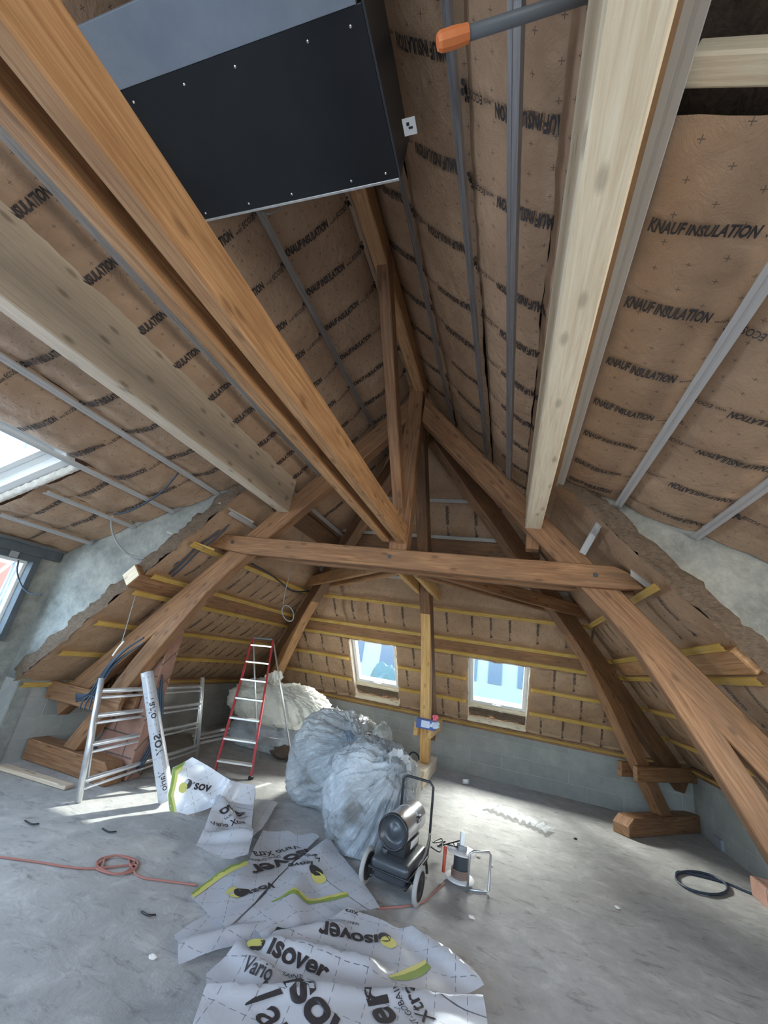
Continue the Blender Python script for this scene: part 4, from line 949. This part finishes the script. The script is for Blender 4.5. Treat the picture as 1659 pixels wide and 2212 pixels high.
for s, f0, f1 in (('Vario', .80, .62), ('\u0131sov', .52, .34), ('Vario', .22, .08)):
    gv, gf, gw = glyphs(s, .01, 0); L_ = d_.length * abs(f0 - f1); sc_ = L_ / gw; bd = -dn; ud = -side
    nv = []
    for x, y in gv:
        off_ = (y - .3) * sc_; rad = .0645 - .012 * (f0 + (f1 - f0) * x / gw); th_ = off_ / rad
        c_ = ta + d_ * (f0 - x * sc_ / d_.length)
        nv.append(bm.verts.new(c_ + (view - dn * view.dot(dn)).normalized() * rad * math.cos(th_) + ud * rad * math.sin(th_)))
    for f in gf:
        try: bm.faces.new([nv[i] for i in f])
        except ValueError: pass
link(bm, 'printed_lettering', 'ink', tu)

# ------------------------------------------------------------------ space heater (built facing -Y, then turned)
ht = empty('space_heater', (-.70, 3.78, 0), math.radians(-7), label='wheeled fuel space heater with a shiny barrel and black nozzle', cat='heater')
def L(bm, name, m, par=ht, smooth=True): return link(bm, name, m, par, smooth, True)
bz = .405
L(lathe_bm([(-.26, .098), (-.26, .104), (-.24, .106), (.20, .106), (.21, .100), (.21, .03)], (0, 0, bz), (0, 1, 0), seg=40), 'barrel', 'chrome')
L(lathe_bm([(-.275, .100), (-.285, .108), (-.275, .116), (-.255, .116), (-.25, .104)], (0, 0, bz), (0, 1, 0), seg=40), 'nozzle_ring', 'black_plastic')
L(lathe_bm([(-.272, .100), (-.255, .085), (-.235, .07), (-.25, .045), (-.262, .02), (-.265, 0)], (0, 0, bz), (0, 1, 0), seg=40), 'nozzle_cone', 'dark_grey')
bm = bmesh.new()
for rr_ in (.02, .04, .06, .08, .098): tube_bm([(rr_ * math.cos(a), .215, bz + rr_ * math.sin(a)) for a in [2 * math.pi * k / 24 for k in range(24)]], .0025, bm, 5, True)
for k in range(4):
    a = k * math.pi / 4; tube_bm([(.1 * math.cos(a), .215, bz + .1 * math.sin(a)), (-.1 * math.cos(a), .215, bz - .1 * math.sin(a))], .0025, bm, 5)
L(bm, 'rear_grille', 'black_plastic')
L(tube_bm([(.106 * math.cos(a), .02, bz + .106 * math.sin(a)) for a in [2 * math.pi * k / 40 for k in range(40)]], .002, None, 5, True), 'seam', 'galvanised_steel')
def rbox(lo, hi, bev, seg=4):
    bm = bmesh.new(); box(bm, lo, hi); bmesh.ops.recalc_face_normals(bm, faces=bm.faces)
    bmesh.ops.bevel(bm, geom=bm.edges[:], offset=bev, segments=seg, affect='EDGES', profile=.6); return bm
bm = rbox((-.15, -.27, .085), (.15, .22, .225), .045)
for v in bm.verts:
    if v.co.z < .14: v.co.x *= .86; v.co.y *= .93
tk = L(bm, 'fuel_tank', 'dark_grey')
L(rbox((-.158, -.278, .150), (.158, .228, .162), .005, 2), 'tank_seam', 'black_plastic', tk)
L(lathe_bm([(0, .028), (.03, .028), (.034, .022), (.034, 0)], (-.085, -.15, .222), (0, 0, 1), seg=20), 'filler_cap', 'black_plastic', tk)
L(rbox((-.07, -.16, .222), (.07, .19, .31), .008, 2), 'control_box', 'black_plastic')
L(rbox((.071, -.03, .25), (.076, .15, .30), .002, 1), 'control_plate', 'light_steel')
L(rbox((-.02, -.04, .29), (.02, .12, .33), .004, 1), 'support', 'black_plastic')
lb = L(rbox((.090, -.02, bz + .02), (.1075, .07, bz + .06), .001, 1), 'badge', 'black_plastic')
bm = bmesh.new(); gv, gf, gw = glyphs('MASTER', .03, .1)
for s in (0,):
    nv = [bm.verts.new((.1085 - (abs(y) * .0), -.012 + x * .074 / gw, bz + .028 + y * .026)) for x, y in gv]
    for f in gf:
        try: bm.faces.new([nv[i] for i in f])
        except ValueError: pass
L(bm, 'badge_print', 'white_paint', lb, False)
def frame_rail(x): return [(x, -.25, .115), (x, -.20, .10), (x, .10, .13), (x, .22, .20), (x, .27, .30)]
hw = .135
pts = [(-hw, -.26, .10), (-hw, .12, .11), (-hw, .24, .13), (-hw, .27, .25), (-hw, .25, .50), (-hw, .235, .63), (-hw + .03, .232, .66), (hw - .03, .232, .66), (hw, .235, .63), (hw, .25, .50), (hw, .27, .25), (hw, .24, .13), (hw, .12, .11), (hw, -.26, .10)]
L(tube_bm(pts, .0105, seg=10), 'handle_frame', 'black_plastic')
L(tube_bm([(-hw, .22, .13), (-hw, .30, .02), (-hw + .03, .31, .011), (hw - .03, .31, .011), (hw, .30, .02), (hw, .22, .13)], .0105, seg=10), 'rear_stand', 'black_plastic')
for sx_ in (-1, 1): L(tube_bm([(sx_ * .10, -.24, .165), (sx_ * .155, .05, .19), (sx_ * .14, .25, .30)], .008, seg=8, smooth_steps=4), 'side_rail', 'galvanised_steel')
L(tube_bm([(-.20, -.17, .115), (.20, -.17, .115)], .007, seg=8), 'axle', 'dark_grey')
for sx_ in (-1, 1):
    whl = L(lathe_bm([(-.017, .0), (-.019, .03), (-.012, .035), (-.012, .08), (-.017, .085), (.017, .085), (.012, .08), (.012, .035), (.019, .03), (.017, 0)], (sx_ * .205, -.17, .115), (1, 0, 0), seg=28), 'wheel', 'black_plastic')
    bm = bmesh.new(); n_ = 48
    tube_bm([(sx_ * .205, -.17 + .098 * math.cos(a), .115 + .098 * math.sin(a)) for a in [2 * math.pi * k / n_ for k in range(n_)]], .0175, bm, 10, True)
    for v in bm.verts:
        a = math.atan2(v.co.z - .115, v.co.y + .17); v.co += V((0, math.cos(a), math.sin(a))) * (.0025 if int(a * 24 / math.pi) % 2 else -.001)
    L(bm, 'tyre', 'rubber', whl)
# cord from heater to reel
R0 = onz(992, 1908)
hp = V((-.52, 4.05, .2))
tube('power_cord', [hp, hp + V((.08, .02, -.02)), onz(955, 1812, .12), onz(935, 1820, .13), onz(962, 1818, .11), onz(945, 1828, .1), R0 + V((-.02, .03, .27)), R0 + V((.0, .02, .29))], .005, 'black_plastic', smooth_steps=6, label='black power cord looping from the heater to the cable reel', cat='cable')
# cable reel
rl_ = empty('cable_reel', (R0.x, R0.y, 0), math.radians(20), label='steel cable reel with an orange grip next to the heater', cat='cable reel')
def Q(bm, name, m, par=rl_, smooth=True): return link(bm, name, m, par, smooth, True)
Q(lathe_bm([(.03, .0), (.03, .115), (.036, .118), (.04, .115), (.04, 0)], (0, 0, 0), (0, 0, 1), seg=36), 'lower_flange', 'light_steel')
Q(lathe_bm([(.21, 0), (.21, .115), (.216, .118), (.22, .115), (.22, 0)], (0, 0, 0), (0, 0, 1), seg=36), 'upper_flange', 'light_steel')
Q(lathe_bm([(.04, .058), (.21, .058)], (0, 0, 0), (0, 0, 1), seg=30), 'drum', 'dark_grey')
bm = bmesh.new()
for k in range(5): tube_bm([(.066 * math.cos(a), .066 * math.sin(a), .05 + k * .011) for a in [2 * math.pi * j / 24 for j in range(24)]], .006, bm, 6, True)
Q(bm, 'wound_cable', 'worn_brown')
Q(rbox((-.035, -.035, .22), (.035, .035, .255), .006, 2), 'socket_box', 'cable_grey'); Q(rbox((-.018, -.012, .25), (.018, .02, .34), .006, 2), 'plug', 'white_paint')
Q(tube_bm([(.03, -.13, .005), (.03, -.13, .25), (.06, -.13, .27), (.19, -.10, .27), (.21, -.09, .25), (.21, -.09, .02), (.19, -.09, .01), (.05, -.1, .01)], .009, seg=8), 'stand_frame', 'galvanised_steel')
Q(tube_bm([(-.13, .02, .22), (-.13, .02, .05)], .014, seg=10), 'grip', 'red_plastic'); Q(tube_bm([(-.13, .02, .235), (-.03, .0, .235)], .005, seg=8), 'grip_arm', 'black_plastic')
# red-pink cords
tube('extension_cable', [onz(*p, .008) for p in ((960, 1908), (940, 1925), (915, 1948), (870, 1958), (815, 1962))], .006, 'rope_red', smooth_steps=6, label='orange cord running from the reel under the membrane', cat='cable')
pts = [onz(*p, .008) for p in ((0, 1851), (80, 1862), (150, 1873), (205, 1876))]
for k in range(26):
    a = k * .75; pts.append(onz(252 + (38 + 10 * math.sin(k * 1.7)) * math.cos(a), 1868 + 20 * math.sin(a), .008 + .002 * (k % 4)))
pts += [onz(*p, .008) for p in ((300, 1893), (350, 1902), (410, 1910), (425, 1912))]
tube('pink_rope', pts, .006, 'rope_red', smooth_steps=4, label='faded red rope with a small coil on the left floor', cat='rope')
pts = []
for k in range(22):
    a = k * .62 + 3.4; pts.append(onz(1516 + 56 * math.cos(a), 1907 + 22 * math.sin(a) + 12 * math.cos(a), .01 + .003 * (k % 3)))
pts += [onz(*p, .01) for p in ((1560, 1905), (1610, 1925), (1659, 1945), (1700, 1965))]
tube('coiled_cable', pts, .011, 'cable_blue', smooth_steps=5, label='thick dark coiled cable on the floor at the right', cat='cable')

# ------------------------------------------------------------------ small things on the floor
beam('floor_board', onz(0, 1655, .02), onz(150, 1700, .02), .10, .035, 'grey_pale_wood', label='dusty board lying in front of the left sill block', cat='board')
for i, (a, b, lab) in enumerate((((418, 1590), (530, 1566), 'steel profile on top of the small stack behind the scaffold frame'), ((420, 1598), (538, 1574), 'middle steel profile in the small stack behind the scaffold frame'), ((425, 1606), (540, 1582), 'lowest front steel profile in the stack behind the scaffold frame'))):
    beam('steel_profile', onz(*a, .02 + .02 * (2 - i)), onz(*b, .02 + .02 * (2 - i)), .05, .03, 'light_steel', bev=.002, label=lab, cat='profile')
cpos = onz(1006, 1690, .03)
tag(link(lathe_bm([(-.045, 0), (-.045, .03), (.045, .036), (.043, .034), (-.04, .028), (-.04, 0)], cpos + V((0, 0, .008)), (1, .5, 0), seg=20), 'paper_cup', 'white_paint', None, True), label='white cup lying on the floor near the block wall', cat='cup')
pts = [onz(*p, .015) for p in ((1052, 1742), (1080, 1752), (1110, 1764), (1140, 1775), (1165, 1785), (1188, 1798))]
bm = bmesh.new(); pr = None
for i in range(60):
    f = i / 59 * (len(pts) - 1); k = min(int(f), len(pts) - 2); c_ = pts[k].lerp(pts[k + 1], f - k); q = [bm.verts.new(c_ + V((.02 * (j - 3), .035 * (j - 3) * (1 + .3 * math.sin(i)), .02 + .025 * noise.noise(V((i * .5, j * .9, 4))))) * 1.0) for j in range(7)]
    if pr:
        for j in range(6): bm.faces.new((pr[j], pr[j + 1], q[j + 1], q[j]))
    pr = q
tag(link(bm, 'plastic_strip', 'clear_plastic', None, True), label='crumpled clear plastic strip lying on the right floor', cat='plastic wrap')
for i, (x, y, sz, lab) in enumerate(((68, 1778, .05, 'dark bent twig-like scrap on the left floor'), (235, 1795, .05, 'dark flat smudge of debris right of the twig scrap'), (320, 1975, .05, 'thin dark wire scrap left of the membrane'))):
    tube('wire_scrap', [onz(x - 14, y - 6, .006), onz(x, y + 2, .012), onz(x + 16, y + 1, .006)], .005, 'black_plastic', smooth_steps=4, label=lab, cat='scrap')
scrap(905, 2028, 2.6, .04, 'brown wool tuft beside the right edge of the membrane', 9, z=.02, sx_=(1.3, .9, .4)).location = (0, 0, 0)
for i, (x, y, lab) in enumerate(((949, 1826, 'white crumb just left of the cable reel'), (1034, 1850, 'white crumb behind the cable reel'), (1060, 1868, 'white crumb right of the cable reel'), (1019, 1981, 'white crumb on the floor in front of the reel'), (331, 2066, 'white chip on the floor left of the membrane'), (1242, 1811, 'dark chip on the right floor'), (1334, 1960, 'pale chip low on the right floor'))):
    p = onz(x, y, .008); bm = bmesh.new(); bmesh.ops.create_icosphere(bm, subdivisions=2, radius=.016)
    for v in bm.verts: v.co = V((v.co.x * 1.3, v.co.y, v.co.z * .5)) * (1 + .5 * noise.noise(v.co * 60 + V((i, 0, 0)))) + p
    tag(link(bm, 'debris_chip', 'foam' if i != 5 else 'black_plastic'), label=lab, cat='debris')
p = onz(900, 1640, .0); tube('bent_conduit', [onz(878, 1660), onz(880, 1640, .12), onz(890, 1625, .2), onz(903, 1632, .15), onz(908, 1655, .0)], .012, 'cable_blue', smooth_steps=6, label='short black hose arching out of the floor left of the central post', cat='hose')
# glove box on the central post clamp
gb = ony(926, 1572, 6.25)
gx = empty('glove_box', gb, label='blue glove box wedged on the clamp of the central post', cat='box')
mkbox('carton', (gb.x - .17, gb.y - .06, gb.z - .02), (gb.x + .10, gb.y + .06, gb.z + .10), 'box_blue', gx, .003)
mkbox('printed_panel', (gb.x - .10, gb.y - .063, gb.z + .0), (gb.x + .02, gb.y - .060, gb.z + .085), 'box_pale', gx, 0)
scrap(938, 1566, 6.2, .055, 'crumpled pale paper beside the blue glove box', 21, 'box_pale', 'paper_scrap', sx_=(1.2, .6, .7)); scrap(940, 1551, 6.2, .04, 'pink wrapper on top of the glove box', 22, 'pink', 'wrapper', sx_=(.9, .6, .9))

# ------------------------------------------------------------------ cables in the roof
def cab(name, pts, r, m, lab, st=6, grp=None): tube(name, pts, r, m, smooth_steps=st, label=lab, cat='cable', group=grp)
for i in range(4):
    o_ = V((-.03 * i, -.02 * i, .02 * i))
    cab('cable_run', [ony(540, 1085, 3.6) + o_, ony(505, 1120, 3.6) + o_ * 1.3, ony(470, 1160, 3.55) + o_, ony(430, 1190, 3.55) + o_ * 1.2, ony(395, 1225, 3.55) + o_, ony(372, 1245, 3.6) + o_], .011, 'cable_blue', ('topmost', 'second', 'third', 'lowest')[i] + ' dark cable of the bundle crossing the left rafter above the collar')
for i in range(6):
    o_ = V((.025 * (i % 3), -.02 * (i // 3), .018 * i))
    cab('cable_run', [ony(300, 1395, 3.62) + o_, ony(262, 1420, 3.60) + o_, ony(232, 1450, 3.58) + o_, ony(212, 1480, 3.58) + o_, ony(190, 1500 + 4 * i, 3.56) + o_, ony(165, 1500 + 3 * i, 3.56)], .010, 'cable_blue', f'{("lowest", "second lowest", "third lowest", "third highest", "second highest", "highest")[i]} dark blue cable drooping over the left clamp plank', grp='cables over the left clamp')
for i in range(5):
    cab('cable_tail', [ony(200, 1498, 3.55), ony(180 + 8 * i, 1512 + 3 * i, 3.52), ony(172 + 9 * i, 1532 + 2 * i, 3.5)], .008, 'cable_blue', f'{("leftmost", "second from left", "middle", "second from right", "rightmost")[i]} frayed blue cable tail in front of the left clamp plank', grp='frayed cable tails')
for i in range(3):
    cab('cable_drop', [ony(318 + 6 * i, 1430, 3.95), ony(335 + 5 * i, 1445, 3.98), ony(342 + 4 * i, 1480, 4.0), ony(340 + 4 * i, 1560, 4.05), ony(300 + 5 * i, 1650, 4.05), ony(260 + 6 * i, 1668, 4.05)], .010, 'cable_blue', ('leftmost', 'middle', 'rightmost')[i] + ' black cable running down the chimney')
cab('cable_run', [ony(0, 705, 1.6), ony(60, 745, 1.8), ony(150, 800, 2.1), ony(220, 840, 2.4), ony(300, 900, 2.8)], .010, 'cable_blue', 'black cable along the lower side of the grey pale beam')
cab('cable_run', [ony(0, 848, 1.7), ony(70, 832, 1.85), ony(130, 825, 2.0), ony(200, 828, 2.2)], .010, 'cable_blue', 'black cable crossing the left dormer insulation near the frame edge')
cab('cable_run', [DL.p(2.75, 2.0, .12), DL.p(2.95, 2.35, .10), DL.p(3.0, 2.7, .13), DL.p(3.0, 2.9, .1)], .010, 'cable_blue', 'black cable sagging across the left dormer ceiling beside the cheek')
cab('cable_loop', [ony(275, 1048, 3.0), ony(252, 1075, 3.05), ony(241, 1110, 3.1), ony(243, 1150, 3.15), ony(262, 1185, 3.2), ony(290, 1203, 3.3), ony(318, 1206, 3.34)], .010, 'cable_grey', 'grey conduit hanging in a big loop in front of the left concrete cheek')
cab('cable_loop', [ony(40, 1210, 2.95), ony(37, 1235, 2.98), ony(45, 1262, 3.0), ony(62, 1280, 3.05), ony(90, 1285, 3.1)], .008, 'cable_blue', 'thin dark conduit looping in front of the left casement window')
cab('hanging_wire', [ony(666, 1095, 4.6), ony(655, 1130, 4.62), ony(650, 1165, 4.65), ony(634, 1215, 4.7), ony(618, 1270, 4.7), ony(612, 1305, 4.7)], .006, 'cable_grey', 'thin grey wire hanging left of the far left post')
pts = [ony(622 + 12 * math.cos(a) + 4 * math.sin(a), 1325 + 17 * math.sin(a), 4.7) for a in [k * .6 for k in range(22)]]
cab('wire_coil', pts, .007, 'cable_grey', 'small oval coil at the end of the thin hanging wire', 3)
cab('hanging_wire', [ony(293, 1285, 3.45), ony(283, 1320, 3.45), ony(270, 1365, 3.45), ony(262, 1390, 3.45)], .004, 'cable_grey', 'twine hanging from the cut purlin end on the left')
cab('hanging_wire', [ony(268, 1385, 3.44), ony(255, 1400, 3.44), ony(243, 1417, 3.44)], .008, 'foam', 'frayed white rope end below the left twine')
cab('cable_run', [SL.p(4.35, 2.12, .12), SL.p(5.0, 2.16, .10), SL.p(5.7, 2.22, .12), SL.p(6.2, 2.12, .1)], .012, 'cable_blue', 'dark cable draped along the uppermost yellow batten of the left slope')
# metal strap brackets on the right
channel('steel_bracket', ony(1296, 1128, 3.45), ony(1258, 1196, 3.62), (0, -1, .3), .055, 'light_steel', 'short steel channel crossing the cut wool above the right rafter', cat='bracket')
channel('steel_bracket', ony(1362, 1238, 3.45), ony(1408, 1272, 3.62), (0, -1, .3), .05, 'light_steel', 'bent steel bracket at the right end of the collar', cat='bracket')
channel('steel_bracket', ony(360, 1152, 3.3), ony(400, 1166, 3.4), (0, 0, 1), .045, 'light_steel', 'free pale steel channel end jutting out left of the collar', cat='bracket')
channel('steel_bracket', ony(398, 1165, 3.4), ony(462, 1190, 3.6), (0, 0, 1), .045, 'yellow_tape', 'yellow taped channel end meeting the left end of the collar', cat='bracket')
channel('steel_bracket', ony(470, 1088, 3.3), ony(545, 1130, 3.7), (0, 0, 1), .05, 'light_steel', 'bright short steel channel left of the truss rafter', cat='bracket')
# right floor: brick lump at wall and far right block
mkb('floor_block', (2.35, 5.35, 0), (2.62, 5.75, .16), 'brick', 'reddish block at the foot of the right wall by the coiled cable')
p = onz(1568, 1838); mkb('floor_block', (p.x - .08, p.y - .1, 0), (p.x + .08, p.y + .15, .12), 'cable_grey', 'small grey concrete lump at the foot of the right wall')

# ------------------------------------------------------------------ outside
def facade(name, lo, hi, m, wins, label, face='y'):
    e = empty(name, ((lo[0] + hi[0]) / 2, (lo[1] + hi[1]) / 2, lo[2]), label=label, cat='building')
    mkbox('wall', lo, hi, m, e, 0)
    for a0, a1, z0, z1 in wins:
        if face == 'y': mkbox('window', (a0, lo[1] - .08, z0), (a1, lo[1] + .02, z1), 'facade_dark', e, 0)
        else: mkbox('window', (hi[0] - .02, a0, z0), (hi[0] + .08, a1, z1), 'facade_dark', e, 0)
    return e
facade('outside_building', (-2.8, 24, -14), (3.2, 34, 4.6), 'facade', [(x, x + .7, z, z + 1.1) for z in (-3.2, -.9, 1.1) for x in (-2.2, -.9, .6, 1.7)], 'pale apartment block seen through the right far skylight')
facade('outside_building', (3.2, 24, -14), (22, 25.2, 14), 'facade_mid', [(x, x + 1.3, z, z + 1.9) for z in (-6, -2.6, .9, 4.3, 8) for x in (4.2, 7.4, 10.6, 14)], 'unseen tall grey block added right of the pale apartment block to block the sun')  # out of view, made tall to keep sunlight off the right far skylight
facade('outside_building', (-13, 26, -14), (-3.2, 36, 5.6), 'facade', [(x, x + 1.0, z, z + 1.6) for z in (-5, -2, 1, 3.6) for x in (-12, -9.8, -7.6, -5.4, -4.2)], 'white building with small windows seen through the left far skylight')
facade('outside_building', (-26, -8, -12), (-17, 14, 2.6), 'facade_red', [(y, y + 1.2, z, z + 1.5) for z in (-5, -2, .5) for y in range(-7, 13, 3)], 'reddish roofed building beyond the scaffolding on the left', 'x')
tr = empty('outside_tree', (-5.2, 19, -8), label='dark tree crown outside the left far skylight', cat='tree')
bm = bmesh.new(); bmesh.ops.create_icosphere(bm, subdivisions=5, radius=2.6)
for v in bm.verts: v.co = v.co * (1 + .35 * noise.noise(v.co * .9) + .25 * noise.noise(v.co * 3)) + V((-4.6, 19, -1.9))
link(bm, 'crown', 'tree_leaf', tr); link(tube_bm([(-4.6, 19, -12), (-4.6, 19, -2)], .3), 'trunk', 'dark_wood', tr)
sf = empty('outside_scaffold', (-7, 2.5, -4), label='white painted scaffolding outside the left casement window', cat='scaffold')
for y in (0.6, 1.7, 2.8, 3.9, 5.0):
    for x in (-6.6, -7.6): link(tube_bm([(x, y, -4), (x, y, 4.6)], .03), 'standard', 'light_steel', sf, True)
for z in (.2, 1.0, 1.5, 2.1, 3.2, 4.2):
    for x in (-6.6, -7.6): link(tube_bm([(x, .2, z), (x, 5.4, z)], .025), 'ledger', 'light_steel', sf, True)
for y in (1.7, 3.9): link(tube_bm([(-6.6, y - 1.1, .2), (-6.6, y, 2.1)], .022), 'diagonal_brace', 'light_steel', sf, True)
